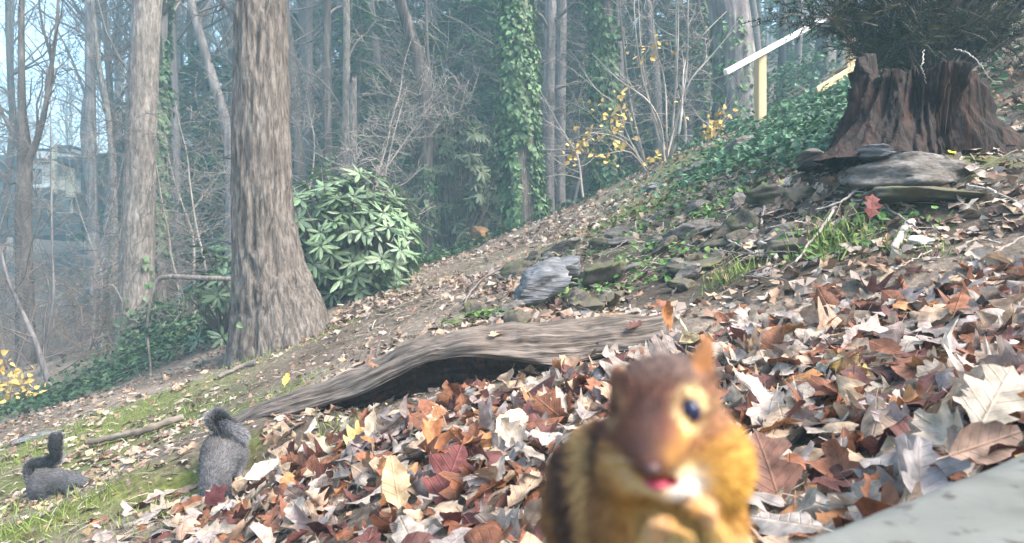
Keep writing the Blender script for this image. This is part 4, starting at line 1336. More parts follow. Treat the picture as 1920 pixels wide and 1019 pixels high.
def straw():
    rng = np.random.default_rng(44)
    g = Geo()
    for (x0, x1, y0, y1, n, L0) in ((-3.6, 1.2, 2.6, 7.0, 5200, .06), (-1.0, 2.6, 4.0, 9.0, 4200, .10), (0.2, 3.0, 2.2, 4.6, 2600, .09), (-2.6, -0.7, 1.4, 2.8, 1200, .05)):
        x, y = rng.uniform(x0, x1, n), rng.uniform(y0, y1, n)
        k = rng.random(n) < np.clip(0.6 + 0.9 * vnoise(np.stack([x, y, 0 * x], -1) * 1.5, 72), 0.05, 1) * (1 - drift(x, y))
        x, y = x[k], y[k]
        n = len(x)
        pos = np.stack([x, y, gz(x, y) + rng.uniform(0.003, 0.02, n)], 1)
        nn = gnormal(x, y)
        Y = np.stack([rng.normal(-.6, .6, n), rng.normal(-.3, .6, n), rng.normal(0, .15, n)], 1)
        Y -= nn * (Y * nn).sum(1)[:, None]
        Y /= np.linalg.norm(Y, axis=1)[:, None]
        Y += nn * rng.normal(0.05, .15, (n, 1))
        X = np.cross(Y, nn)
        tm = np.array([[-.03, -.5, 0], [.03, -.5, 0], [.03, 0, .05], [-.03, 0, .05], [.02, .5, 0], [-.02, .5, 0]])
        col = np.array([(0.42, 0.35, 0.26), (0.34, 0.28, 0.21), (0.22, 0.17, 0.13), (0.14, 0.10, 0.08)])[rng.integers(0, 4, n)] * rng.uniform(.7, 1.25, (n, 1))
        V, T, C = scatter(tm, np.array([[0, 1, 2], [0, 2, 3], [3, 2, 4], [3, 4, 5]]), pos, X, Y, nn, L0 * rng.uniform(.4, 1.6, n), col)
        g.add(V, None, T, C)
    tag(g.build('straw_debris', M['scrap'], smooth=False), 'fine straw, needles and twig bits strewn over the slope', 'debris', kind='stuff')
straw()

# ------------------------------------------------------------------ dark evergreen (yew) over the stump
def yew():
    rng = np.random.default_rng(50)
    b0 = P(1690, 60, 4.2)
    base = np.array([b0[0] + 0.25, 4.3, gz1(b0[0] + 0.25, 4.3)])
    t = thing('yew_shrub', base, 'dark evergreen yew with drooping sprays overhanging the rotten stump', 'shrub')
    g = Geo()
    tips = [(1600, 30), (1660, 20), (1710, 70), (1760, 60), (1800, 5), (1830, 15), (1870, 50), (1680, 75), (1580, 30), (1625, 95), (1590, 60), (1880, 60), (1900, 50), (1450, 25), (1440, 40), (1480, 15), (1500, 40), (1540, 50), (1560, 20), (1580, 75), (1600, 100), (1620, 60), (1640, 30), (1650, 95), (1660, 120), (1690, 60), (1700, 20), (1720, 80), (1740, 40), (1760, 90), (1770, 10), (1800, 55), (1820, 85), (1840, 30), (1850, 75), (1880, 85), (1905, 95), (1915, 70), (1890, 20), (1910, 8), (1620, 10), (1530, 5), (1590, -20), (1680, -40), (1780, -40), (1860, -40), (1500, -30), (1570, 90), (1610, 120), (1640, 70), (1550, 60), (1720, 10), (1860, 90),
            (1600, 45), (1615, 80), (1655, 55), (1675, 90), (1705, 50), (1735, 65), (1755, 25), (1790, 20), (1805, 75), (1570, 45), (1520, 25), (1745, 95), (1690, 100), (1630, 110), (1830, 60), (1645, 5)]
    tips += [(rng.uniform(1480, 2250), rng.uniform(-330, -20)) for _ in range(85)]      # unseen crown tips above and beside the frame, added to shade stump and bank
    lines = [(np.array([base - [0, 0, .1], base + [0.02, 0, .5], base + [-.03, .02, 1.2]]), np.array([.06, .05, .03]))]
    for k, (px, py) in enumerate(tips):
        d = rng.uniform(3.7, 4.7)
        tip = P(px, py, d)
        st = base + np.array([rng.uniform(-.05, .05), rng.uniform(-.05, .05), rng.uniform(0.05, 0.6)])
        m = (st + tip) / 2 + np.array([0, 0, 0.10]) + rng.normal(0, .04, 3)
        q = catmull([st, m, tip], 12)
        lines.append((q, np.linspace(.016, .003, 12)))
        for j in range(13 if k < 69 else 9):
            i = rng.integers(4, 11)
            f = rng.uniform(0, 1)
            s0 = q[i] * (1 - f) + q[min(i + 1, 11)] * f
            dd = (tip - st) / np.linalg.norm(tip - st) + rng.normal(0, 0.55, 3)
            dd /= np.linalg.norm(dd)
            L = rng.uniform(0.10, 0.26)
            e = s0 + dd * L + np.array([0, 0, -0.03])
            sp = catmull([s0, (s0 + e) / 2 + [0, 0, .015], e], 6)
            lines.append((sp, np.linspace(.004, .0015, 6)))
            n = 42
            u = rng.uniform(0, 5, n)
            iu = np.minimum(u.astype(int), 4)
            pos = sp[iu] + (sp[iu + 1] - sp[iu]) * (u - iu)[:, None]
            sgn = rng.choice([-1, 1], n)[:, None]
            sd = np.cross(dd, [0, 0, 1.0])
            sd /= np.linalg.norm(sd)
            Y = dd * 0.55 + sgn * sd + rng.normal(0, .3, (n, 3))
            Y /= np.linalg.norm(Y, axis=1)[:, None]
            Z = np.array([0, 0, 1.0]) + rng.normal(0, .3, (n, 3))
            Z -= Y * (Y * Z).sum(1)[:, None]
            Z /= np.linalg.norm(Z, axis=1)[:, None]
            c0 = np.array([0.030, 0.040, 0.018]) if rng.random() > 0.2 else np.array([0.10, 0.085, 0.03])
            col = c0 * rng.uniform(0.5, 1.6, (n, 1))
            tm = np.array([[-.07, 0, 0], [.07, 0, 0], [.06, .7, 0], [0, 1, 0], [-.06, .7, 0]])
            V, T, C = scatter(tm, np.array([[0, 1, 2], [0, 2, 4], [4, 2, 3]]), pos, np.cross(Y, Z), Y, Z, rng.uniform(0.022, 0.04, n), col)
            g.add(V, None, T, C)
    limbs_geo(lines, 5, 3).build('branches', M['dark_bark'], t)
    stuff(g.build('foliage', M['needle'], t, smooth=False))
yew()
# ------------------------------------------------------------------ fallen log
def log():
    st = np.array([(432, 796, 812, 834, 2.62), (470, 770, 799, 822, 2.58), (520, 748, 784, 812, 2.52), (600, 722, 760, 800, 2.45), (680, 690, 735, 790, 2.38), (740, 662, 704, 780, 2.33), (800, 640, 674, 770, 2.28),
                   (860, 627, 664, 756, 2.24), (960, 615, 671, 740, 2.2), (1040, 611, 683, 730, 2.17), (1110, 605, 668, 715, 2.15), (1180, 599, 656, 700, 2.12), (1244, 593, 650, 690, 2.1)], float)
    S = catmull(st, 260)
    ring = []
    for px, a, r, b, d in S:
        m = a + (r - a) * 0.45
        sec = [P(px, a + 4, d + .15), P(px, a - 3, d + .06), P(px, m - 4, d - .02), P(px, r - 3, d - .055), P(px, r + 3, d - .05), P(px, r + (b - r) * .35, d - .02), P(px, r + (b - r) * .75, d + .02), P(px, b + 14, d + .12), P(px, b + 12, d + .26), P(px, (a + b) / 2, d + .24)]
        sec = np.array(sec)
        c = np.vstack([sec, sec[:1]])
        ring.append(catmull(c, 121)[:-1])
    R = np.array(ring)
    m, k = R.shape[:2]
    L = np.concatenate([[0], np.cumsum(np.linalg.norm(np.diff(R.mean(1), axis=0), axis=1))])
    A = np.cumsum(np.linalg.norm(np.diff(R, axis=1, prepend=R[:, -1:]), axis=2), axis=1)
    c = R.mean(1, keepdims=True)
    dirn = R - c
    dirn /= np.linalg.norm(dirn, axis=2)[..., None] + 1e-9
    q = np.stack([np.broadcast_to(L[:, None], A.shape) * 4.0, A * 62, 0 * A], -1)
    q2 = np.stack([np.broadcast_to(L[:, None], A.shape) * 7.0, A * 9, 0 * A + 4], -1)
    R = R + dirn * (0.0075 * (1 - 2 * np.abs(vnoise(q, 3)) + 0.7 * vnoise(q * 2.1, 5)) + 0.014 * fbm(q2, 8, 4))[..., None]
    V = R.reshape(-1, 3)
    U = np.stack([np.broadcast_to(L[:, None], A.shape), A], -1).reshape(-1, 2)
    i = np.arange(m - 1)[:, None] * k
    j = np.arange(k)[None]
    jj = (j + 1) % k
    Q = np.stack([i + j, i + jj, i + k + jj, i + k + j], -1).reshape(-1, 4)
    V = np.vstack([V, R[0].mean(0)[None], R[-1].mean(0)[None] + [[0.02, 0, 0]]])
    U = np.vstack([U, [[0, 0]], [[L[-1], 0]]])
    n0, n1 = len(V) - 2, len(V) - 1
    a = np.arange(k)
    b = (a + 1) % k
    T = np.vstack([np.stack([b, a, np.full(k, n0)], 1), np.stack([(m - 1) * k + a, (m - 1) * k + b, np.full(k, n1)], 1)])
    base = P(860, 700, 2.3)
    root = thing('fallen_log', base, 'long weathered grey log lying across the slope with hollow dark underside', 'log')
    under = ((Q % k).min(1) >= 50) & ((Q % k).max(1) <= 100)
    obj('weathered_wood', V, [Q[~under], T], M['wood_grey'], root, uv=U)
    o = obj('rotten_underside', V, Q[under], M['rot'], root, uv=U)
log()

# ------------------------------------------------------------------ stones
def rock_mesh(seed, n=22, flat=0.6, cuts=16):
    rng = np.random.default_rng(seed)
    a = np.linspace(0, 2 * np.pi, n * 2, endpoint=False)
    b = np.linspace(-np.pi / 2, np.pi / 2, n + 1)
    V = [[0, 0, -1]] + [[math.cos(y) * math.cos(x), math.cos(y) * math.sin(x), math.sin(y)] for y in b[1:-1] for x in a] + [[0, 0, 1]]
    V = np.array(V)
    for k in range(cuts):
        d = rng.normal(0, 1, 3)
        d /= np.linalg.norm(d)
        h = rng.uniform(0.36, 0.78)
        s = V @ d - h
        V = V - np.where(s > 0, s, 0)[:, None] * d * 0.93
    V = V * (1 + 0.13 * fbm(V * 2.2 + seed, seed, 5, 0.6))[:, None]
    lay = np.sign(np.sin(V[:, 2] * 11 + 2.5 * vnoise(V * 1.6, seed)))
    V[:, :2] *= (1 + 0.045 * lay + 0.03 * vnoise(V * 7, seed + 3))[:, None]
    w = n * 2
    Q, T = [], []
    for r in range(n - 2):
        for c in range(w):
            Q.append([1 + r * w + c, 1 + r * w + (c + 1) % w, 1 + (r + 1) * w + (c + 1) % w, 1 + (r + 1) * w + c])
    e = len(V) - 1
    for c in range(w):
        T.append([0, 1 + (c + 1) % w, 1 + c])
        T.append([e, 1 + (n - 2) * w + c, 1 + (n - 2) * w + (c + 1) % w])
    return V, np.array(Q), np.array(T)

def rock(name, label, px, py, w, h, depth, seed, mat='rock', roll=0.0, yaw=0.0, d=None, group=None, sink=0.3, pitch=0.0):
    """a stone whose middle shows at (px,py), w x h photo pixels"""
    if d is None:
        q = on_ground(px, py + h * 0.35)
        d = q[1] + depth * 0.35 if q is not None else 3.0
    V, Q, T = rock_mesh(seed)
    s = np.array([w / FPX * d / 2 * 1.42, depth / 2 * 1.3, h / FPX * d / 2 * 1.55])
    V = V * s
    R = np.array(Matrix.Rotation(yaw, 3, 'Z') @ Matrix.Rotation(roll, 3, 'Y') @ Matrix.Rotation(pitch, 3, 'X'))
    c = P(px, py, d)
    V = V @ R.T + c
    o = obj(name, V, [Q, T], M[mat], None, (c[0], c[1], c[2] - s[2]))
    return tag(o, label, 'rock', group)
rock('slate_rock', 'large tilted blue-grey slab of rock above the log', 1012, 535, 128, 56, 0.30, 34, 'rock_blue', roll=-0.5, d=2.98)
rock('slate_rock', 'blue-grey rock wedged against the far end of the tilted slab', 1064, 502, 84, 42, 0.22, 2, 'rock_blue', roll=-0.35, d=3.1)
rock('rock', 'dark upright stone left of the tilted blue-grey slab', 898, 585, 34, 50, 0.12, 3, 'rock_moss', roll=-0.5)
rock('rock', 'brown wedge-shaped stone right of the tilted blue-grey slab', 1076, 562, 48, 44, 0.16, 4, 'rock_moss', roll=-0.6)
rock('rock', 'grey-brown stone behind the brown wedge-shaped stone', 1128, 525, 100, 56, 0.24, 5, 'rock_moss', roll=-0.25)
rock('rock', 'long low mossy stone lying above the log end', 1136, 566, 82, 30, 0.2, 6, 'rock_moss', roll=-0.35)
rock('rock', 'pale flat stone at the log edge under russet leaves', 1072, 596, 70, 22, 0.15, 7, 'rock_blue', roll=-0.2, d=2.5)
rock('rock', 'dark overhanging stone in the middle of the bank', 1300, 505, 90, 38, 0.25, 8, 'rock_moss', roll=-0.2)
rock('rock', 'tan angular stone just under the dark overhanging stone', 1280, 540, 46, 26, 0.14, 9, 'rock_moss')
rock('rock', 'grey ledge stone among weeds high on the bank', 1290, 440, 80, 34, 0.25, 10, 'rock', roll=-0.3)
rock('rock', 'brown ledge stone beside the grey ledge stone', 1345, 460, 74, 36, 0.25, 11, 'rock_moss', roll=-0.1)
rock('rock', 'shaded stone buried in roots left of the stump stones', 1450, 372, 90, 40, 0.3, 12, 'rock_moss', roll=-0.15)
rock('rock', 'pale rounded boulder at the left root of the stump', 1528, 300, 70, 36, 0.25, 13, 'rock', d=3.5)
rock('rock', 'brown split stone touching the stump root', 1545, 302, 66, 30, 0.2, 14, 'rot', roll=-0.45, d=3.3)
rock('flat_rock', 'long grey layered rock ledge lying below the stump', 1735, 322, 238, 62, 0.34, 15, 'rock', roll=0.04, d=2.72)
rock('flat_rock', 'second flat rock slab under the layered ledge', 1715, 368, 215, 36, 0.32, 16, 'rock_moss', roll=0.05, d=2.62)
rock('flat_rock', 'thin grey stone resting on the layered ledge at the stump foot', 1650, 290, 76, 22, 0.16, 17, 'rock_blue', roll=0.06, d=2.75)
rock('rock', 'rounded white pebble-like stone beside the pale stick', 1730, 452, 40, 24, 0.07, 18, 'rock_white' if 'rock_white' in M else 'rock', d=2.25)
rock('rock', 'grey stone just below the handrail post', 1418, 250, 50, 24, 0.3, 19, 'rock', d=7.0, roll=-0.4)
rock('rock', 'pale grey boulder downhill of the handrail post', 1385, 285, 70, 34, 0.4, 20, 'rock', d=6.4, roll=-0.4)
rock('rock', 'pale flat stone set in the crest near the sapling clump', 1222, 356, 60, 18, 0.3, 21, 'rock_blue', roll=-0.2)
rock('rock', 'grey stone on the crest right of the sapling clump', 1300, 318, 70, 20, 0.3, 22, 'rock', roll=-0.3)
rock('rock', 'small pale grey stone half sunk in the worn path', 735, 622, 80, 26, 0.3, 23, 'rock_blue', roll=-0.2, d=4.2)
rock('rock', 'pale flat stone at the mossy lower edge of the slope', 66, 818, 80, 16, 0.3, 24, 'rock_blue', roll=-0.2)
rock('rock', 'pale flat stone in the creeper below the slender trunk', 140, 732, 44, 12, 0.2, 25, 'rock_blue', roll=-0.2)
rock('rock', 'dark hollow-faced stone under the weeds left of the sticks', 1400, 425, 70, 44, 0.2, 26, 'rock_moss', roll=-0.2)
rock('rock', 'low brown stone between the ledge and the grass tuft', 1480, 470, 80, 40, 0.2, 27, 'rock_moss', roll=0.1)
rock('red_stone', 'small dull red lump on the path crest', 862, 502, 26, 20, 0.12, 28, 'red', d=7.2)
rock('rotten_stump', 'low orange-brown rotten stump among ivy near the massive trunk', 900, 442, 46, 38, 0.4, 29, 'orange_rot', d=9.2, sink=0)['category'] = 'stump'

_rr = random.Random(4)

for k in range(60):
    px = _rr.uniform(930, 1500)
    py = _rr.uniform(0, 1) * 130 + (600 - (px - 930) * 0.32) - 95
    w = _rr.uniform(24, 70)
    g = on_ground(px, py)
    if g is None or g[1] > 6 or g[1] < 2.35:
        continue
    rock('stone', _rr.choice(['small mossy brown stone bedded in the stony bank', 'small angular stone half buried among bank weeds', 'dark chunk of stone poking from the stony bank']), px, py, w, w * _rr.uniform(0.35, 0.6), w / 1250 * g[1] * 0.8, 100 + k, _rr.choice(['rock_moss', 'rock', 'rock_moss']), roll=_rr.uniform(-0.6, 0.1), group='small stones bedded in the bank')

# the pale slab under the camera and the chipmunk
def slab():
    nx = 90
    e0, e1 = np.array([0.180, 0.405]), np.array([0.420, 0.565])
    u = (e1 - e0) / np.linalg.norm(e1 - e0)
    v = np.array([u[1], -u[0]])
    s = np.linspace(-0.62, 0.75, nx)
    pr = [(0.0, -0.16), (0.0, -0.03)]
    for i in range(1, 9):
        a = math.pi / 2 * i / 8
        pr.append((0.03 * (1 - math.cos(a)), -0.03 + 0.03 * math.sin(a)))
    pr += [(0.03 + t, 0.0) for t in np.linspace(0.015, 0.6, 40)] + [(0.645, -0.03), (0.65, -0.16)]
    V = []
    for a in s:
        for (o, h) in pr:
            p = e0 + u * a + v * o
            V.append([p[0], p[1], -0.148 + h + 0.0015 * a])
    V = np.array(V)
    V += 0.0025 * np.stack([fbm(V * 18, 1, 3), fbm(V * 18, 2, 3), fbm(V * 22, 3, 3)], 1)
    k = len(pr)
    i = np.arange(nx - 1)[:, None] * k
    j = np.arange(k - 1)[None]
    Q = np.stack([i + j, i + k + j, i + k + j + 1, i + j + 1], -1).reshape(-1, 4)
    V = np.vstack([V, V[:k].mean(0), V[-k:].mean(0)])
    a, b = np.arange(k - 1), np.arange(1, k)
    T = np.vstack([np.stack([a, b, np.full(k - 1, len(V) - 2)], 1), np.stack([(nx - 1) * k + b, (nx - 1) * k + a, np.full(k - 1, len(V) - 1)], 1)])
    o = obj('stone_slab', V, [Q, T], M['slab'], None, (0.2, 0.2, -0.32))
    tag(o, 'smooth pale grey slab edge under the leaves next to the chipmunk', 'slab')
slab()

# ------------------------------------------------------------------ rotten stump
def stump():
    d0 = 2.95
    cx, cy = (1748 - 960) / FPX * d0, d0 + 0.12
    zb = gz1(cx, cy)
    n, m = 300, 90
    a = np.linspace(0, 2 * np.pi, n, endpoint=False)          # 0 = +x, -pi/2 = towards the camera
    tt = np.linspace(0, 1, m)
    A, Tt = np.meshgrid(a, tt)
    ca, sa = np.cos(A), np.sin(A)
    H = 0.375 + 0.04 * vnoise(np.stack([ca * 3, sa * 3, 0 * A], -1), 4) + 0.03 * vnoise(np.stack([ca * 9, sa * 9, 0 * A], -1), 6)
    def bump(c, w):
        return np.exp(-((np.angle(np.exp(1j * (A - c)))) / w) ** 2)
    H = H + 0.05 * bump(math.pi * 0.97, 0.22) - 0.04 * bump(-2.35, 0.25) - 0.10 * bump(-0.05, 0.4)
    r = 0.245 + 0.16 * (1 - Tt) ** 2.2 * (0.55 + 0.45 * np.cos(3 * A + 0.6)) + 0.07 * (1 - Tt) ** 1.2
    r = r + 0.13 * (1 - Tt) ** 2.5 * bump(-2.7, 0.35) + 0.12 * (1 - Tt) ** 1.5 * bump(-0.15, 0.4)
    r = r - 0.17 * bump(-1.25, 0.5) * (1 - 0.75 * smooth01(Tt, 0.45, 0.95)) - 0.05 * bump(-2.05, 0.16) * smooth01(Tt, 0.2, 0.6)
    q = np.stack([ca * 7, sa * 7, Tt * 1.2], -1)
    r = r + 0.045 * fbm(q, 3, 5, 0.6) + 0.011 * (1 - np.abs(vnoise(q * np.array([2.6, 2.6, 1.4]), 9)) * 2) + 0.012 * fbm(q * np.array([5, 5, 5.0]), 12, 3)
    X = cx + r * ca * 1.04
    Y = cy + r * sa * 0.85
    Z = zb - 0.06 + (H + 0.06) * Tt
    outer = np.stack([X, Y, Z], -1)
    ri = r[-1] - 0.045
    inner = []
    for f in (0.0, 0.3, 0.6, 0.8):
        inner.append(np.stack([cx + (ri * (1 - 0.25 * f)) * ca[0] * 1.04, cy + ri * (1 - 0.25 * f) * sa[0] * 0.85, Z[-1] - 0.01 - f * 0.35 + 0.02 * vnoise(np.stack([ca[0] * 6, sa[0] * 6, 0 * a + f * 5], -1), 2)], -1))
    R = np.concatenate([outer, np.array(inner)])
    rows = len(R)
    i = np.arange(rows - 1)[:, None] * n
    j = np.arange(n)[None]
    k = (j + 1) % n
    Q = np.stack([i + j, i + k, i + n + k, i + n + j], -1).reshape(-1, 4)
    V = np.vstack([R.reshape(-1, 3), [[cx, cy, R[-1, :, 2].mean()]]])
    e = (rows - 1) * n
    jj = np.arange(n)
    T = np.stack([e + jj, e + (jj + 1) % n, np.full(n, len(V) - 1)], 1)
    base = (cx, cy, zb)
    o = obj('hollow_stump', V, [Q, T], M['rot'], None, base)
    tag(o, 'dark rotten hollow stump with broken rim under the yew', 'stump')
M['rot_grey'] = noise_mat('rot_grey', [(0.3, (0.03, 0.022, 0.02)), (0.7, (0.12, 0.09, 0.075))], scale=10, stretch=(1, 1, .2), bump=0.8, dist=0.02)
stump()

# ------------------------------------------------------------------ sticks and twigs
def stick(label, pts, w, mat='twig_pale', name='stick', lift=0.0, seed=0, group=None, free=None, twigs=0):
    rng = np.random.default_rng(seed)
    q = []
    for k, (px, py) in enumerate(pts):
        if free is not None:
            q.append(P(px, py, free[k] if hasattr(free, '__len__') else free))
        else:
            g = on_ground(px, py)
            if g is None:
                continue
            q.append(np.array(g) * (1 - 0.015) + np.array([0, 0, lift]))
    if len(q) < 2:
        return
    c = catmull(q, 6 * len(q))
    c = c + rng.normal(0, 0.002, c.shape)
    d = c[:, 1].mean()
    r = w / FPX * d / 2 * np.linspace(1.1, 0.7, len(c)) * (1 + 0.15 * rng.normal(0, 1, len(c)))
    g = limbs_geo([(c, np.maximum(r, 0.0012))], 8, 6)
    lines = []
    for k in range(twigs):
        i = rng.integers(2, len(c) - 2)
        grow(rng, c[i], (c[i + 1] - c[i]) / np.linalg.norm(c[i + 1] - c[i]) + rng.normal(0, .6, 3), 0.12, r[i] * 0.5, 1, lines, 0.1, 0.7, (1, 3), .2, 4, 0.001)
    if lines:
        V, F, _, _ = limbs_geo(lines, 4, 4).get()
        g.add(V, F[0])
    V, Q, T = tube(c[-2:], r[-2:], 6)
    g.add(V, Q, T)
    V, Q, T = tube(c[:2], r[:2], 6)
    g.add(V, Q, T)
    o = g.build(name, M[mat], None, tuple(c[0]))
    return tag(o, label, 'stick', group)
stick('pale thick broken stick lying below the flat rock slab', [(1710, 424), (1695, 440), (1685, 455), (1676, 472)], 19, lift=0.012, seed=1)
stick('long thin grey stick slanting down the bank by the grass tuft', [(1568, 395), (1545, 430), (1520, 462), (1492, 500)], 6, lift=0.015, seed=2)
stick('curved pale twig arching right of the layered ledge', [(1810, 362), (1850, 370), (1885, 385), (1925, 402)], 5, lift=0.03, seed=3)
stick('grey root running along the left end of the layered ledge', [(1650, 292), (1620, 310), (1600, 330), (1588, 345)], 6, lift=0.02, seed=4, mat='twig')
stick('short stick leaning on the bank left of the grass tuft', [(1440, 376), (1432, 400), (1428, 425)], 6, lift=0.01, seed=5)
stick('brown curled stick on the bank under the thin slanting stick', [(1400, 458), (1430, 462), (1450, 478), (1455, 492)], 9, lift=0.012, seed=6)
stick('thin dark twig bowed over the slope above the tilted slab', [(990, 508), (950, 506), (910, 528), (880, 560), (868, 590)], 4, mat='twig', lift=0.03, seed=7)
stick('dark flat stick at the foot of the big oak', [(480, 684), (450, 692), (410, 710)], 9, mat='twig', lift=0.012, seed=8)
stick('fallen branch on mossy ground behind the curled-tail squirrel', [(345, 788), (280, 812), (220, 826), (160, 838)], 15, mat='wood_stick', lift=0.02, seed=9)
stick('thin twig across the bank beneath the handrail', [(1360, 342), (1310, 350), (1280, 356)], 5, mat='twig', lift=0.03, seed=10)
stick('slim twig lying over the flat rock slab', [(1640, 345), (1600, 380), (1570, 400), (1530, 412)], 5, lift=0.04, seed=11, twigs=2)
stick('pale bare vine draped over the broken stump rim', [(1790, 92), (1815, 100), (1832, 115), (1845, 132), (1858, 150), (1876, 155)], 2.2, free=[2.72, 2.66, 2.6, 2.58, 2.58, 2.6], seed=12, name='vine')
stick('beaded pale seed strand hanging at the stump notch', [(1730, 96), (1731, 115), (1727, 125), (1732, 140), (1736, 157)], 1.8, free=[2.66, 2.6, 2.58, 2.57, 2.58], seed=13, name='seed_strand', mat='twig_pale')
_sr = random.Random(9)
for k in range(44):
    px, py = _sr.uniform(900, 1880), _sr.uniform(330, 545)
    if py < 790 - 0.4 * px + 80:
        continue
    g = on_ground(px, py)
    if g is None or g[1] > 7:
        continue
    L = _sr.uniform(40, 110)
    a = _sr.uniform(-0.9, 0.9)
    stick('short bare twig lying among debris on the stony bank', [(px, py), (px + L * .5 * math.cos(a), py - L * .3 * math.sin(a)), (px + L * math.cos(a), py - L * .6 * math.sin(a))], _sr.uniform(2.2, 5), mat=_sr.choice(['twig', 'twig_pale']), name='twig', lift=_sr.uniform(.005, .03), seed=20 + k, group='twigs on the stony bank')

# ------------------------------------------------------------------ handrail and steps
def handrail():
    a, b = P(1360, 139, 7.2), P(1560, 30, 8.4)
    p0 = P(1424, 102, 7.6)
    x, y = p0[0] + 0.03, p0[1] + 0.06
    zg = gz1(x, y)
    root = thing('handrail', (x, y, zg), 'new wooden handrail with white top rail on one pale post', 'handrail')
    top = p0[2] - 0.0
    V, Q, T = box((x, y, (top + zg - 0.15) / 2), (0.105, 0.1, top - zg + 0.15), rz=0.25, bev=0.006)
    obj('post', V, [Q, T], M['lumber'], root, smooth=False)
    v = b - a
    L = np.linalg.norm(v)
    rz = math.atan2(v[1], v[0])
    el = math.asin(v[2] / L)
    V, Q, T = box((a + b) / 2 + np.array([0, 0.0, 0.015]), (L, 0.05, 0.06), rz=rz, ry=-el, bev=0.005)
    obj('rail', V, [Q, T], M['lumber_white'], root, smooth=False)
    p2 = P(1594, 60, 8.7)
    z2 = gz1(p2[0], p2[1])
    root2 = thing('wooden_steps', (p2[0], p2[1], z2), 'raw timber garden steps climbing the ivy bank under the yew', 'steps')
    V, Q, T = box((p2[0], p2[1], (z2 - .1 + P(0, 20, 8.7)[2]) / 2), (0.1, 0.1, P(0, 20, 8.7)[2] - z2 + .1), bev=0.006)
    obj('post', V, [Q, T], M['lumber'], root2, smooth=False)
    s0, s1 = P(1530, 172, 7.9), P(1612, 122, 8.6)
    v = s1 - s0
    L = np.linalg.norm(v)
    V, Q, T = box((s0 + s1) / 2, (L, 0.045, 0.09), rz=math.atan2(v[1], v[0]), ry=-math.asin(v[2] / L), bev=0.004)
    obj('stringer', V, [Q, T], M['lumber'], root2, smooth=False)
    c = P(1604, 142, 8.5)
    V, Q, T = box(c, (0.24, 0.05, 0.19), rz=0.2, bev=0.004)
    obj('riser', V, [Q, T], M['lumber'], root2, smooth=False)
    V, Q, T = box(c + np.array([0.02, 0.14, 0.12]), (0.36, 0.30, 0.04), rz=0.2, bev=0.004)
    obj('tread', V, [Q, T], M['lumber'], root2, smooth=False)
    V, Q, T = box(P(1568, 158, 8.3) + np.array([0, 0.1, 0]), (0.20, 0.26, 0.04), rz=0.2, bev=0.004)
    obj('tread', V, [Q, T], M['lumber'], root2, smooth=False)
handrail()

# pale building beyond the yew
def shed():
    c = P(1925, 20, 11)
    zg = gz1(c[0] + 2, c[1] + 1)
    root = thing('building', (c[0] + 2, c[1] + 1, zg), 'pale blue-grey sided building glimpsed beyond the yew', 'building')
    z = zg - 1.0
    k = 0
    while z < zg + 4.0:
        V, Q, T = box((c[0] + 2.0, c[1] + 0.5, z + 0.09), (4.6, 0.03, 0.172), rx=0.06, bev=0.003)
        obj('siding_board', V, [Q, T], M['siding'], root, smooth=False)
        z += 0.17
        k += 1
    V, Q, T = box((c[0] + 2.0, c[1] + 2.6, zg + 1.5), (4.5, 4.0, 5.0), bev=0.01)
    obj('wall', V, [Q, T], M['siding'], root, smooth=False)
    V, Q, T = box((c[0] + 2.0, c[1] + 2.3, zg + 4.15), (5.2, 5.2, 0.2), bev=0.03)
    obj('roof', V, [Q, T], M['roof'], root, smooth=False)
M['siding'] = noise_mat('siding', [(0.3, (0.42, 0.47, 0.48)), (0.7, (0.52, 0.57, 0.58))], scale=4, bump=0.05)
M['roof'] = noise_mat('roof', [(0.3, (0.04, 0.038, 0.045)), (0.7, (0.085, 0.08, 0.09))], scale=3, stretch=(1, 1, 6), bump=0.3)
shed()

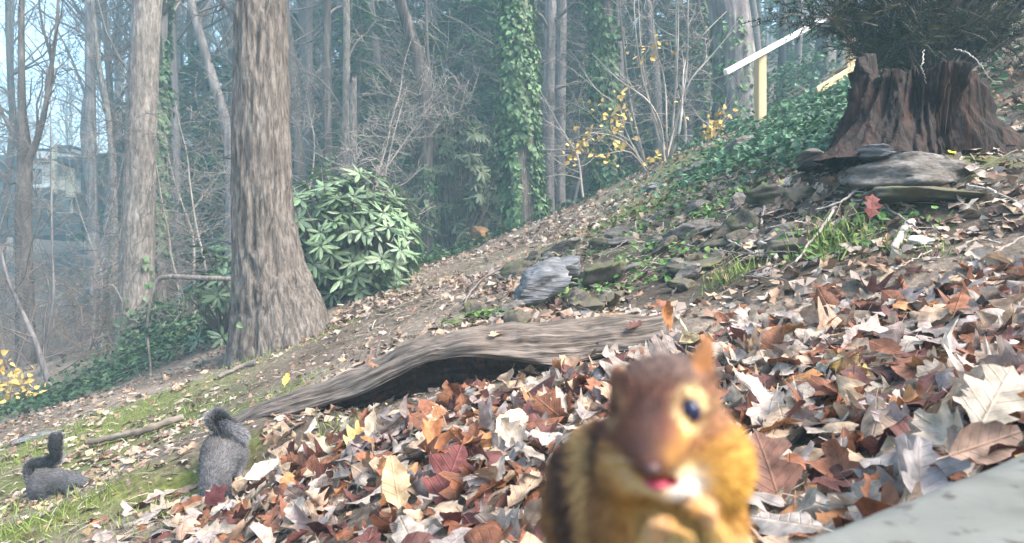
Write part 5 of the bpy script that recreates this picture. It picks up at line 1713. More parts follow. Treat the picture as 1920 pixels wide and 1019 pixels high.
# ------------------------------------------------------------------ house across the hollow
def house():
    d = 27.0
    def pt(px, py, dd=0.0):
        return P(px, py, d) + np.array([0, dd, 0])
    s = d / FPX
    base = pt(70, 420)
    base[2] = gz1(base[0], base[1])
    root = thing('house', base, 'pale two-storey house with balcony and dark roof across the hollow', 'house')
    def bx(name, x0, x1, y0, y1, dep0, dep1, mat, parent=None):
        c = pt((x0 + x1) / 2, (y0 + y1) / 2, (dep0 + dep1) / 2)
        V, Q, T = box(c, ((x1 - x0) * s, dep1 - dep0, (y1 - y0) * s), bev=0.02)
        return obj(name, V, [Q, T], M[mat], parent or root, smooth=False)
    bx('lower_wall', -60, 132, 362, 440, 0.6, 8, 'stone_wall')
    bx('upper_wall', -60, 132, 290, 362.5, 0.62, 7.9, 'house_wall')
    # roof: two pitched planes with eaves
    e = [pt(-75, 296, -0.2), pt(146, 296, -0.2), pt(138, 250, 4.5), pt(-75, 250, 4.5), pt(-75, 296, 9), pt(146, 296, 9)]
    V = np.array(e + [p - np.array([0, 0, .25]) for p in e])
    Q = np.array([[0, 1, 2, 3], [3, 2, 5, 4], [9, 8, 7, 6], [10, 11, 8, 9], [0, 6, 7, 1], [4, 5, 11, 10], [0, 3, 9, 6], [3, 4, 10, 9], [1, 7, 8, 2], [2, 8, 11, 5]])
    obj('roof', V, Q, M['roof'], root, smooth=False)
    dm = bx('dormer', 101, 130, 276, 296, 0.2, 3, 'house_white')
    bx('dormer_roof', 99, 132, 272, 277, 0.0, 3.1, 'roof')
    bx('pane', 104, 127, 279, 286, 0.12, 0.3, 'glass', dm)
    bx('balcony_floor', 86, 152, 310, 315, -1.6, 0.6, 'roof')
    bay = bx('bay', 88, 134, 315.5, 360, -1.2, 0.6, 'house_white')
    w = bx('window', 91, 123, 322, 355, -1.27, -1.1, 'house_white')
    bx('pane', 93, 120, 326, 353, -1.31, -1.2, 'glass', w)
    bx('bay_side_panel', 134.5, 150, 318, 372, -0.4, -0.3, 'house_cream')
    bx('bay_sill', 86, 136, 356, 360.5, -1.4, -1.0, 'house_white')
    w = bx('window', 88, 119, 370, 398, 0.5, 0.65, 'house_white')
    bx('pane', 90, 117, 372, 396, 0.44, 0.6, 'glass', w)
    for k in range(4):
        bx('baluster', 88 + k * 16, 90 + k * 16, 295, 310.5, -1.55, -1.47, 'house_white')
    bx('top_rail', 86, 152, 292, 295, -1.58, -1.44, 'roof')
    bx('railing_panel', 92, 104, 297, 309, -1.53, -1.49, 'house_white')
    bx('railing_panel', 126, 136, 297, 309, -1.53, -1.49, 'house_white')
    bx('corner_post', 148, 152, 286, 372, -1.6, -1.4, 'house_cream')
    for (a, b) in ((12, 30), (56, 70)):
        w = bx('window', a, b, 300, 320, 0.5, 0.65, 'house_white')
        bx('pane', a + 2, b - 2, 303, 318, 0.44, 0.6, 'glass', w)
    w = bx('window', 48, 56, 276, 284, -0.3, 3, 'house_white')
for nm, a, b in (('house_wall', (.09, .09, .10), (.14, .14, .15)), ('house_white', (.72, .73, .70), (.82, .82, .78)), ('house_cream', (.55, .54, .42), (.66, .64, .5)), ('stone_wall', (.05, .05, .05), (.10, .095, .09))):
    M[nm] = noise_mat(nm, [(0.3, a), (0.7, b)], scale=2.5, bump=0.2)
_m, _nt, _b = new_mat('glass')
_b.inputs['Base Color'].default_value = (0.05, 0.07, 0.08, 1)
_b.inputs['Roughness'].default_value = 0.06
_b.inputs['Specular IOR Level'].default_value = 0.9
M['glass'] = _m
house()
# ------------------------------------------------------------------ fallen leaves
KIND = {'oak': (0.36, 0.58, 3.6), 'broad': (0.46, 0.50, 2.6), 'round': (0.30, 0.36, 4.2), 'plain': (0.27, 0.06, 5.0)}   # half width, lobe depth, lobes
NS = 14
def leaf_geo(kind, seed, curl=0.5):
    """a dry leaf: lobed outline, folded midrib, rolled edges, a few tears, a stalk"""
    rng = np.random.default_rng(seed)
    wid, dep, lob = KIND[kind]
    ts = np.linspace(0, 1, NS)
    env = np.sin(np.pi * ts ** 0.85) ** 0.75 * wid
    V, U = [], []
    fold = rng.uniform(-0.1, 0.6)
    cup = rng.uniform(-2.2, 3.0) * curl
    bend = rng.uniform(-1.3, 2.0) * curl
    twist = rng.uniform(-0.9, 0.9) * curl
    ph = {s: rng.uniform(0, 0.35) for s in (-1, 1)}
    wv = rng.uniform(0, 6)
    for k, t in enumerate(ts):
        for s in (-1, -.55, 0, .55, 1):
            sg = 1 if s > 0 else -1
            L = 0.5 + 0.5 * math.cos(2 * math.pi * (lob * t - ph[sg] - 0.5))
            w = env[k] * (1 - dep * (1 - L) ** 1.2) * (1 + rng.normal(0, 0.05))
            if rng.random() < 0.035 and abs(s) == 1:
                w *= 0.55
            x = s * w
            y = t + (abs(s) * 0.07 * L if 0 < k < NS - 1 else 0)
            V.append([x, y, 0])
            U.append([x, y])
    V = np.array(V)
    x, y = V[:, 0], V[:, 1]
    z = fold * np.abs(x) + cup * x * np.abs(x) * np.sign(x) * (0.5 + y) + 0.006 * rng.normal(0, 1, len(x)) * (np.abs(x) > 0.02)
    z = z + 0.22 * np.sin(11 * y + wv + 1.5 * np.sign(x)) * np.abs(x) ** 1.3
    a = twist * (y - 0.5)
    X = x * np.cos(a) - z * np.sin(a)
    Z = x * np.sin(a) + z * np.cos(a)
    th = bend * (y - 0.35)
    Y = np.sin(th) / bend
    Zb = (1 - np.cos(th)) / bend
    V = np.stack([X, Y - Z * np.sin(th), Zb + Z * np.cos(th)], 1)
    Q = [[i * 5 + j, i * 5 + j + 1, i * 5 + j + 6, i * 5 + j + 5] for i in range(NS - 1) for j in range(4)]
    n = len(V)
    sl = np.array([[-.009, 0, 0], [.009, 0, 0], [.006, -.2, .03], [-.006, -.2, .03]]) + V[2]
    V = np.vstack([V, sl])
    U = U + [[0.0, 0.0]] * 4
    Q.append([n + 1, n, n + 3, n + 2])
    return V - V[:n].mean(0), np.array(Q), np.array(U)

LG = []
for i in range(26):
    LG.append(leaf_geo(['oak', 'broad', 'round', 'plain', 'round', 'oak', 'plain'][i % 7], 900 + i, curl=0.5 + 1.1 * ((i * 7) % 10) / 10))
LM = [make_mesh('fallen_leaf', v, q, M['leaf'], uv=u) for v, q, u in LG]

TONES = [  # weight, colour, spread, words
 (0.21, (0.34, 0.285, 0.24), 'pale ashen'),
 (0.16, (0.28, 0.23, 0.21), 'grey-mauve'),
 (0.19, (0.35, 0.25, 0.175), 'tan'),
 (0.24, (0.20, 0.082, 0.045), 'russet'),
 (0.16, (0.10, 0.040, 0.034), 'dark maroon'),
 (0.035, (0.30, 0.14, 0.06), 'orange-brown'),
 (0.005, (0.55, 0.38, 0.14), 'yellowish'),
]
TW = np.array([t[0] for t in TONES])
TW = TW / TW.sum()

SQ = [on_ground(112, 932)[:2], on_ground(428, 912)[:2]]

def litter():
    rng = np.random.default_rng(60)
    recs = []
    N0 = 12500
    x = rng.uniform(-1.7, 2.3, N0)
    y = rng.uniform(0.42, 2.5, N0)
    keep = rng.random(N0) < drift(x, y) * 0.62 + 0.02
    # nothing inside the slab or under the camera
    e0, e1 = np.array([0.185, 0.395]), np.array([0.425, 0.555])
    u = (e1 - e0) / np.linalg.norm(e1 - e0)
    v = np.array([u[1], -u[0]])
    o = (x - e0[0]) * v[0] + (y - e0[1]) * v[1]
    keep &= (o < -0.055)
    for sx_, sy_ in SQ:
        keep &= np.hypot(x - sx_, y - sy_) > 0.14
    x, y = x[keep], y[keep]
    n = len(x)
    layer = rng.uniform(0, 1, n)
    z = gz(x, y) + layer * 0.05 * np.clip(drift(x, y), 0.25, 1) - 0.012
    nn = gnormal(x, y)
    steep = rng.random(n)
    tilt = np.where(steep < 0.6, 0.26, np.where(steep < 0.95, 0.5, 1.5))[:, None]
    Z = nn + rng.normal(0, 1, (n, 3)) * tilt
    flip = (rng.random(n) < 0.4) & (steep < 0.95)
    Z[flip] *= -1
    Z /= np.linalg.norm(Z, axis=1)[:, None]
    Y = rng.normal(0, 1, (n, 3))
    Y -= Z * (Y * Z).sum(1)[:, None]
    Y /= np.linalg.norm(Y, axis=1)[:, None]
    X = np.cross(Y, Z)
    tone = rng.choice(len(TONES), n, p=TW)
    # pale side out in the thick, bright part of the drift; more maroon low down and by the log
    size = rng.uniform(0.055, 0.11, n) * np.where(rng.random(n) < 0.1, 1.25, 1.0)
    kind = rng.integers(0, len(LG), n)
    z = z + np.where(steep > 0.95, 0.22 * size, 0.04 * size)
    col = np.array([TONES[t][1] for t in tone]) * rng.uniform(0.72, 1.22, (n, 1)) * (1 + rng.normal(0, .018, (n, 3)))
    pos = np.stack([x, y, z], 1)
    px, py = proj(pos)
    view = (px > -20) & (px < 1940) & (py < 1040) & (py > 380)
    score = np.where(view, size / y, 0) * (0.55 + layer)
    # leaves stay below the sight of the chipmunk's own place
    order = np.argsort(-score)
    one = set(order[:262].tolist())
    g = Geo()
    for i in range(n):
        v_, q_, u_ = LG[kind[i]]
        if i in one:
            o = link('fallen_leaf', LM[kind[i]], None, tuple(pos[i]), Matrix((X[i], Y[i], Z[i])).transposed().to_euler(), float(size[i]))
            o.color = (*np.clip(col[i], 0.01, 0.9), 1)
            w = TONES[tone[i]][2]
            sh = ['lobed', 'broad lobed', 'round-lobed', 'smooth-edged', 'round-lobed', 'lobed', 'smooth-edged'][kind[i] % 7]
            st = 'standing on edge' if steep[i] > 0.9 else ('lying upside down' if flip[i] else 'lying')
            rg = 'close by the pale slab' if (x[i] > 0.35 and y[i] < 1.05) else 'just below the log' if (y[i] > 1.6 and -0.7 < x[i] < 0.45) else 'near the two squirrels' if x[i] < -0.55 else 'below the stony bank' if (x[i] > 0.45 and y[i] > 1.45) else 'around the chipmunk' if x[i] > -0.05 else 'amid the deep drift'
            tag(o, f'{w} {sh} dry leaf {st} {rg}', 'leaf', f'{w} {sh} leaves {st} {rg}')
        else:
            V = pos[i] + size[i] * (v_[:, 0:1] * X[i] + v_[:, 1:2] * Y[i] + v_[:, 2:3] * Z[i])
            g.add(V, q_, None, np.clip(col[i], 0.01, 0.9), u_)
    tag(g.build('leaf_litter', M['litter']), 'thick drift of dry curled autumn leaves in front of the log', 'leaf litter', kind='stuff')

    # thin scatter of leaves and scraps over the rest of the slope
    g = Geo()
    def scatter_scraps(n, box_, smin_, smax_, pal, hi=0.012, mask=None, tl=0.35):
        x = rng.uniform(box_[0], box_[1], n)
        y = box_[2] + (box_[3] - box_[2]) * rng.uniform(0, 1, n) ** 1.25
        if mask is not None:
            k = rng.random(n) < mask(x, y)
            x, y = x[k], y[k]
        n = len(x)
        z = gz(x, y) + rng.uniform(0.002, hi, n)
        nn = gnormal(x, y)
        X, Y, Z = rand_axes(rng, n, nn, tl)
        c = np.array(pal)[rng.integers(0, len(pal), n)] * rng.uniform(0.65, 1.25, (n, 1))
        sz = rng.uniform(smin_, smax_, n)
        tm = [np.array([[0, -.5, .02], [.2, -.25, .05], [.34, .05, -.02], [.14, .18, .02], [.18, .42, .07], [0, .55, -.02], [-.2, .35, .04], [-.12, .12, 0], [-.36, -.02, .08], [-.2, -.28, .02], [0, 0, .04]]) * np.array([1, 1, f]) for f in (1.0, 2.6, -1.5)]
        tt = np.array([[10, i, (i + 1) % 10] for i in range(10)])
        for f in range(3):
            s = np.arange(n) % 3 == f
            V, T, C = scatter(tm[f], tt, np.stack([x, y, z], 1)[s], X[s], Y[s], Z[s], sz[s], np.clip(c[s], .01, .9))
            g.add(V, None, T, C)
    PAL = [(0.36, 0.29, 0.235), (0.32, 0.25, 0.20), (0.28, 0.22, 0.18), (0.33, 0.24, 0.16), (0.24, 0.17, 0.125), (0.20, 0.12, 0.08), (0.12, 0.07, 0.055), (0.27, 0.17, 0.11)]
    q3 = lambda x, y: np.clip(0.55 + 0.9 * vnoise(np.stack([x, y, 0 * x], -1) * 1.7, 71), 0.06, 1)
    scatter_scraps(6500, (-4.2, 1.8, 2.2, 7.0), 0.025, 0.07, PAL, mask=lambda x, y: q3(x, y) * (1 - 0.9 * drift(x, y)) * (1 - 0.65 * smooth01(y, 2.5, 2.9) * smooth01(x, -1.7, -1.2) * smooth01(0.2 - x, 0, 0.4)))
    scatter_scraps(2500, (0.0, 3.2, 2.1, 4.2), 0.03, 0.10, PAL, hi=0.03, mask=lambda x, y: np.clip(q3(x, y) * 1.1, 0, 1), tl=0.6)
    scatter_scraps(8000, (-1.5, 5.0, 4.0, 9.5), 0.04, 0.09, PAL, hi=0.03, mask=lambda x, y: np.clip(q3(x, y), 0, 1), tl=0.5)
    scatter_scraps(3000, (-2.7, -0.5, 1.0, 3.2), 0.02, 0.07, PAL, mask=lambda x, y: q3(x, y) * 0.8)
    scatter_scraps(11000, (-4.0, 3.0, 1.4, 7.5), 0.010, 0.034, PAL, mask=lambda x, y: q3(x + 3, y))
    scatter_scraps(7000, (-26, 20, 9, 34), 0.08, 0.2, [(0.30, 0.2, 0.13), (0.2, 0.13, 0.09), (0.36, 0.27, 0.19), (.34, .22, .08)], hi=0.05)
    tag(g.build('leaf_scraps', M['scrap'], smooth=False), 'thin scatter of pale leaf scraps over the worn slope and bank', 'leaf litter', kind='stuff')

def single_leaf(label, px, py, d, L, colour, kind, seed, face=(0, -0.5, 0.8), up=(0, 0, 1), curl=0.5, spin=None):
    v, q, u = leaf_geo(kind, seed, curl)
    Z = np.array(face, float)
    Z /= np.linalg.norm(Z)
    Y = np.array(up, float)
    Y -= Z * (Y @ Z)
    Y /= np.linalg.norm(Y)
    c = P(px, py, d)
    me = make_mesh('fallen_leaf', v, q, M['leaf'], uv=u)
    o = link('fallen_leaf', me, None, tuple(c), Matrix((np.cross(Y, Z), Y, Z)).transposed().to_euler(), L)
    o.color = (*colour, 1)
    tag(o, label, 'leaf', 'leaves lying on the log' if label.startswith('small') else None)
litter()
single_leaf('pale folded leaf standing upright like a spike in the drift', 1790, 655, 1.32, 0.135, (0.50, 0.44, 0.38), 'plain', 3, face=(0.8, -0.5, 0.35), up=(-0.35, 0, 1), curl=1.0)
single_leaf('large pale many-pointed leaf leaning right beside the slab', 1868, 742, 0.80, 0.11, (0.36, 0.30, 0.235), 'oak', 6, face=(-0.35, -0.7, 0.7), up=(0.55, 0.2, 0.75), curl=0.9)
single_leaf('large brown ribbed leaf propped above the pale slab', 1850, 830, 0.74, 0.085, (0.24, 0.16, 0.12), 'plain', 7, face=(-0.1, -0.9, 0.5), up=(0.9, 0, 0.3), curl=0.4)
single_leaf('bright yellow leaf scrap on leaves beneath the log', 972, 748, 1.78, 0.045, (0.72, 0.40, 0.05), 'round', 9, curl=0.3)
single_leaf('tiny bright yellow leaf on the path uphill of the log', 537, 711, 3.15, 0.07, (0.72, 0.45, 0.08), 'round', 10, face=(0, -0.6, 0.6), curl=0.3)
single_leaf('yellow leaf lying on the moss at the stump foot', 1785, 285, 2.66, 0.05, (0.62, 0.52, 0.03), 'round', 11, face=(0, -0.4, 0.9), curl=0.3)
single_leaf('crumpled pale orange leaf standing against the log end', 1062, 690, 1.86, 0.085, (0.55, 0.34, 0.22), 'broad', 12, face=(0.3, -0.9, 0.2), up=(-0.2, 0, 1), curl=1.2)
single_leaf('crumpled cream leaf cluster beside the cut log end', 1293, 634, 1.95, 0.085, (0.62, 0.52, 0.33), 'broad', 13, face=(0, -0.6, 0.7), curl=1.6, up=(1, 0, .1))
single_leaf('russet curled leaf standing at the cut log end', 1252, 592, 2.0, 0.10, (0.30, 0.13, 0.05), 'plain', 14, face=(0.6, -0.8, 0.1), up=(-0.2, 0, 1), curl=1.0)
single_leaf('grey-brown rounded leaf standing behind the log', 697, 676, 2.55, 0.085, (0.24, 0.17, 0.14), 'plain', 15, face=(0.1, -1, 0.1), up=(0.1, 0, 1), curl=0.3)
for _k, (_px, _py, _d) in enumerate([(700, 684, 2.36), (930, 626, 2.2), (1190, 610, 2.11)]):
    single_leaf(['small brown leaf caught on top of the log', 'small tan leaf resting on top of the log', 'small maroon leaf resting on top of the log'][_k % 3], _px, _py, _d, 0.05 + 0.008 * (_k % 4), [(0.2, 0.11, 0.07), (0.36, 0.27, 0.18), (0.12, 0.05, 0.04)][_k % 3], ['oak', 'plain', 'round'][_k % 3], 60 + _k, face=(0.2 - 0.1 * (_k % 5), -0.4, 0.9), up=(1, 0.3 * (_k % 3), 0.3), curl=0.7)
single_leaf('grey leaf draped along the top of the log', 760, 672, 2.42, 0.11, (0.25, 0.21, 0.19), 'plain', 16, face=(-0.2, -0.6, 0.7), up=(1, 0, 0.35), curl=0.4)
single_leaf('broad ochre leaf standing in the drift left of the chipmunk', 742, 905, 1.2, 0.10, (0.45, 0.33, 0.20), 'plain', 17, face=(0.3, -0.9, 0.25), up=(-0.15, 0, 1), curl=0.5)
single_leaf('large cream smooth leaf arched over the drift below the log', 960, 800, 1.5, 0.125, (0.56, 0.45, 0.30), 'plain', 18, face=(-0.1, -0.6, 0.75), up=(0.3, 0.3, 0.9), curl=0.8)
single_leaf('spiky orange-brown leaf reaching up from maroon leaves', 815, 830, 1.55, 0.13, (0.34, 0.14, 0.06), 'oak', 19, face=(0.5, -0.8, 0.3), up=(-0.3, 0, 1), curl=0.8)
single_leaf('deep maroon leaf standing in the drift beside ochre leaf', 845, 890, 1.3, 0.13, (0.16, 0.05, 0.045), 'broad', 20, face=(-0.2, -0.8, 0.4), up=(0.2, 0.1, 1), curl=0.5)
single_leaf('pale triangular leaf curled over just behind the chipmunk ear', 1408, 722, 1.35, 0.085, (0.55, 0.47, 0.40), 'plain', 21, face=(0.3, -0.6, 0.7), up=(-0.7, 0, 0.6), curl=0.9)
single_leaf('blurred red-brown leaf on the ledge below the stump', 1635, 385, 2.3, 0.10, (0.13, 0.032, 0.026), 'oak', 22, face=(0, -0.9, 0.3), up=(0.3, 0, 1), curl=0.4)
single_leaf('grey half-shadowed leaf with white edge under the log', 517, 835, 2.35, 0.085, (0.40, 0.40, 0.40), 'oak', 23, face=(0.6, -0.6, 0.4), up=(0.3, 0, 1), curl=0.6)
single_leaf('pale arched leaf leaning over beside the hunched squirrel', 492, 880, 1.95, 0.11, (0.52, 0.47, 0.38), 'plain', 24, face=(-0.2, -0.7, 0.7), up=(0.8, 0, 0.5), curl=0.5)
single_leaf('dark red leaf standing in front of the hunched squirrel', 405, 928, 1.85, 0.07, (0.075, 0.02, 0.022), 'broad', 25, face=(0.1, -0.9, 0.3), up=(0.6, 0, 0.5), curl=0.4)
single_leaf('grey curled leaf standing on the bare soil beside squirrels', 218, 965, 2.1, 0.10, (0.25, 0.19, 0.17), 'plain', 26, face=(0.5, -0.8, 0.2), up=(-0.2, 0, 1), curl=1.0)
single_leaf('wide brown blurred leaf standing just right of the chipmunk', 1440, 870, 0.9, 0.10, (0.17, 0.085, 0.06), 'broad', 27, face=(-0.1, -0.9, 0.4), up=(-0.2, 0, 1), curl=0.5)
single_leaf('bluish-grey lobed leaf lying against the slab edge', 1735, 880, 0.76, 0.085, (0.27, 0.25, 0.25), 'broad', 28, face=(0, -0.8, 0.6), up=(0.2, 0, 1), curl=0.5)
# ------------------------------------------------------------------ animals
def fur_geo(V, Q, colf, n, length, flow, rng, width=0.10, lift=0.45, minlen=0.6, mask=None):
    """short tapered hairs rooted on a body surface"""
    A = 0.5 * np.linalg.norm(np.cross(V[Q[:, 2]] - V[Q[:, 0]], V[Q[:, 3]] - V[Q[:, 1]]), axis=1)
    f = rng.choice(len(Q), n, p=A / A.sum())
    u, v = rng.uniform(0, 1, (2, n, 1))
    q = Q[f]
    p = (V[q[:, 0]] * (1 - u) + V[q[:, 1]] * u) * (1 - v) + (V[q[:, 3]] * (1 - u) + V[q[:, 2]] * u) * v
    nn = vnormals(V, Q)
    no = nn[q].mean(1)
    no /= np.linalg.norm(no, axis=1)[:, None]
    fl = flow(p)
    fl = fl - no * (fl * no).sum(1)[:, None]
    fl /= np.linalg.norm(fl, axis=1)[:, None] + 1e-9
    d = fl + no * lift + rng.normal(0, 0.22, (n, 3))
    d /= np.linalg.norm(d, axis=1)[:, None]
    L = (length(p) if callable(length) else length) * rng.uniform(minlen, 1.15, n)
    if mask is not None:
        k = mask(p)
        p, d, L, no = p[k], d[k], L[k], no[k]
        n = len(p)
    s = np.cross(d, no + rng.normal(0, .3, (n, 3)))
    s /= np.linalg.norm(s, axis=1)[:, None] + 1e-9
    w = (L * width)[:, None]
    bend = p + d * (L * 0.55)[:, None]
    tip = p + (d - no * 0.18) * L[:, None]
    W = np.stack([p - s * w, p + s * w, bend + s * w * 0.7, bend - s * w * 0.7, tip], 1).reshape(-1, 3)
    i = np.arange(n)[:, None] * 5
    T = np.concatenate([i + np.array([[0, 1, 2]]), i + np.array([[0, 2, 3]]), i + np.array([[3, 2, 4]])])
    C = colf(p) * rng.uniform(0.5, 1.5, (n, 1))
    C = np.repeat(C, 5, 0)
    return W, T, np.clip(C, 0.003, 0.95)

def lerp(C, col, m):
    return C * (1 - m[:, None]) + np.array(col) * m[:, None]

def seg_dist(p, a, b):
    a, b = np.asarray(a, float), np.asarray(b, float)
    ab = b - a
    t = np.clip(((p - a) @ ab) / (ab @ ab), 0, 1)
    return np.linalg.norm(p - a - t[:, None] * ab, axis=1)

def chipmunk():
    """worked in local units of one photo pixel at its distance: x right, y away, z up; origin at (1250,820)"""
    D = 0.215
    S = D / FPX
    O = P(1250, 820, D)
    rng = np.random.default_rng(91)
    Rm = np.array(Matrix.Rotation(math.radians(-14), 3, 'Z') @ Matrix.Rotation(math.radians(6), 3, 'X'))
    def body(G):
        f = ell(G, (0, 35, 52), (98, 118, 92))                 # skull
        f = smin(f, ell(G, (-38, -62, 10), (60, 84, 54)), 45)    # muzzle
        f = smin(f, ell(G, (-58, -120, -12), (29, 38, 25)), 30)   # nose end
        f = smin(f, ell(G, (76, -8, -50), (78, 88, 95)), 30)      # stuffed cheek
        f = smin(f, ell(G, (-72, 20, -52), (52, 80, 76)), 32)
        f = smin(f, ell(G, (-16, -58, -64), (54, 54, 34)), 26)      # chin
        f = smin(f, ell(G, (20, 75, -210), (132, 110, 150)), 45)  # chest
        f = smin(f, ell(G, (-72, 165, -195), (150, 150, 185)), 55)  # back and shoulders
        f = smin(f, ell(G, (-40, 150, -450), (185, 175, 190)), 70)  # rump and belly
        f = smin(f, ell(G, (105, 95, -540), (75, 120, 95)), 40)   # thighs
        f = smin(f, ell(G, (-150, 95, -540), (75, 120, 95)), 40)
        f = smin(f, capsule(G, (95, 70, -615), (95, -70, -632), 34, 24), 25)
        f = smin(f, capsule(G, (-140, 70, -615), (-140, -70, -632), 34, 24), 25)
        # arms
        f = smin(f, capsule(G, (108, 10, -165), (112, -22, -225), 42, 30), 30)
        f = smin(f, capsule(G, (112, -22, -225), (52, -84, -124), 28, 16), 20)
        f = smin(f, capsule(G, (-80, 10, -195), (-85, -30, -265), 44, 30), 30)
        f = smin(f, capsule(G, (-85, -30, -265), (-50, -98, -148), 28, 16), 20)
        # hands with four fingers and a thumb each
        for (c, sx) in (((46, -90, -106), -1), ((-42, -106, -134), 1)):
            c = np.array(c, float)
            f = smin(f, ell(G, c, (20, 17, 23)), 12)
            for k in range(4):
                o = np.array([sx * (4 + 3 * k) + (k - 1.5) * 12, -14 - 2 * k, 12 - 4 * k])
                b = c + o
                m = b + np.array([sx * 12, -10, 8])
                e = m + np.array([sx * 12, 6, -10])
                f = smin(f, np.minimum(capsule(G, b, m, 7, 6), capsule(G, m, e, 6, 4)), 5)
            f = smin(f, capsule(G, c + np.array([sx * 8, -4, 20]), c + np.array([sx * 24, -14, 26]), 8, 5), 5)
        # ears: thin upright cups
        for (a, b, r0, r1, fc) in (((62, 20, 105), (84, 30, 172), 38, 13, (1, .35)), ((-74, 62, 98), (-84, 70, 118), 22, 8, (-1, .35))):
            a, b = np.array(a, float), np.array(b, float)
            H = (G - a) @ (b - a) / ((b - a) @ (b - a))
            e = capsule(G * np.array([1, 1, 1]), a, b, r0, r1)
            nrm = np.array([fc[0] * 0.25, -0.97, 0.0])
            nrm /= np.linalg.norm(nrm)
            sd = (G - a) @ nrm
            e = np.maximum(e, np.abs(sd + 3) - 11)
            f = smin(f, e, 12)
        # eye sockets and the open mouth
        f = np.maximum(f, -(ell(G, EYE_R, (19, 17, 22))))
        f = np.maximum(f, -(ell(G, EYE_L, (15, 17, 20))))
        f = np.maximum(f, -(ell(G, (-36, -122, -50), (36, 38, 11))))
        return f
    EYE_R, EYE_L = np.array([25, -76, 64.0]), np.array([-82, 8, 44.0])
    V, Q = surface_nets(body, (-270, -190, -680), (215, 360, 200), 7.5)
    # colour pattern of the coat, in the animal's own coordinates
    def colour(p):
        x, y, z = p[:, 0], p[:, 1], p[:, 2]
        n = fbm(p * 0.02, 5, 3)
        ochre = (0.38, 0.18, 0.045)
        C = np.tile(np.array(ochre), (len(p), 1)) * (1 + 0.25 * n)[:, None]
        # back: brown flank, black and cream stripes running down the side
        back = smooth01(-x + 0.30 * y, 60, 130) * smooth01(-z, 20, 90)
        C = lerp(C, (0.20, 0.095, 0.038), back * 0.9)
        s = x + 0.18 * z - 0.25 * (y - 120)
        for (c, w, col) in ((-104, 34, (0.03, 0.02, 0.02)), (-158, 20, (0.36, 0.22, 0.09)), (-205, 26, (0.06, 0.035, 0.025))):
            m = np.exp(-((s - c) / w) ** 2) * smooth01(y, 10, 60) * smooth01(-z, -20, 30)
            C = lerp(C, col, np.clip(m * 1.25, 0, 1))
        # chest cream
        m = smooth01(-z, 90, 150) * smooth01(60 - y, 0, 80) * smooth01(110 - np.abs(x - 25), 0, 60)
        C = lerp(C, (0.55, 0.38, 0.15), m * 0.75)
        m = smooth01(-z, 150, 230) * smooth01(30 - y, 0, 60) * smooth01(140 - np.abs(x - 40), 0, 60)
        C = lerp(C, (0.66, 0.60, 0.38), m)
        # cheek golden yellow
        m = np.exp(-((x - 105) / 62) ** 2 - ((z + 62) / 75) ** 2)
        C = lerp(C, (0.50, 0.27, 0.055), np.clip(m * 1.1, 0, 1))
        # crown: red-brown, greyer on top
        crown = smooth01(z - 0.55 * np.maximum(x, -40) + 22 * n + 16 * fbm(p * 0.06, 8, 3), -46, 26) * smooth01(150 - np.abs(x + 15), 0, 40)
        C = lerp(C, (0.135, 0.055, 0.034), crown)
        C = lerp(C, (0.27, 0.135, 0.07), np.exp(-(seg_dist(p, (38, -40, 92), (60, 0, 108)) / 20) ** 2) * 0.7)
        top = smooth01(z, 85, 135) * smooth01(130 - np.abs(x + 20), 0, 60)
        C = lerp(C, (0.115, 0.085, 0.075), top * 0.8)
        C = lerp(C, (0.13, 0.042, 0.026), np.exp(-((x + 25) / 42) ** 2) * smooth01(z, -45, -5) * smooth01(110 - z, 0, 50) * 0.8)
        # bridge of the nose, dark
        m = np.exp(-(seg_dist(p, (-62, -135, 8), (-46, -75, 72)) / 34) ** 2)
        C = lerp(C, (0.06, 0.034, 0.028), m * 0.95)
        # pale stripe from eye to nose, brown line below it
        m = np.exp(-(seg_dist(p, (12, -92, 38), (-30, -135, 2)) / 17) ** 2)
        C = lerp(C, (0.52, 0.27, 0.07), m)
        m = np.exp(-(seg_dist(p, (36, -84, 18), (-4, -112, -16)) / 12) ** 2)
        C = lerp(C, (0.24, 0.10, 0.04), m * 0.6)
        m = np.exp(-(seg_dist(p, (55, -66, 26), (118, 0, 46)) / 18) ** 2)
        C = lerp(C, (0.24, 0.11, 0.06), m * 0.9)
        # temple behind the eye greyish tan
        m = np.exp(-(seg_dist(p, (95, -20, 60), (110, 20, 80)) / 30) ** 2)
        C = lerp(C, (0.34, 0.20, 0.11), m * 0.8)
        # eye rings
        for e, k in ((EYE_R, 1.25), (EYE_L, 0.25)):
            r = np.linalg.norm((p - e) * np.array([1, 0.7, 0.92]), axis=1)
            m = np.exp(-((r - 31) / 9) ** 2)
            C = lerp(C, (0.60, 0.44, 0.21), np.clip(m * 0.95 * k * (0.62 + 0.38 * np.cos(2 * np.arctan2(p[:, 2] - e[2], p[:, 0] - e[0]) - 1.9)), 0, 1))
            C = lerp(C, (0.03, 0.02, 0.02), smooth01(23 - r, 0, 5))
        # muzzle and chin
        m = np.exp(-(seg_dist(p, (-14, -112, -28), (26, -85, -38)) / 24) ** 2)
        C = lerp(C, (0.62, 0.42, 0.18), m * 0.85)
        m = np.exp(-(seg_dist(p, (-86, -70, -34), (-100, -20, -40)) / 22) ** 2)
        C = lerp(C, (0.50, 0.32, 0.12), m * 0.7)
        m = np.exp(-(seg_dist(p, (-10, -104, -66), (24, -84, -60)) / 20) ** 2)
        C = lerp(C, (0.66, 0.62, 0.56), np.clip(m * 1.2, 0, 1))
        m = np.exp(-(seg_dist(p, (-36, -105, -68), (-76, -60, -68)) / 18) ** 2)
        C = lerp(C, (0.58, 0.42, 0.22), m * 0.8)
        m = np.exp(-(np.linalg.norm(p - np.array([-60, -155, -14]), axis=1) / 22) ** 2)
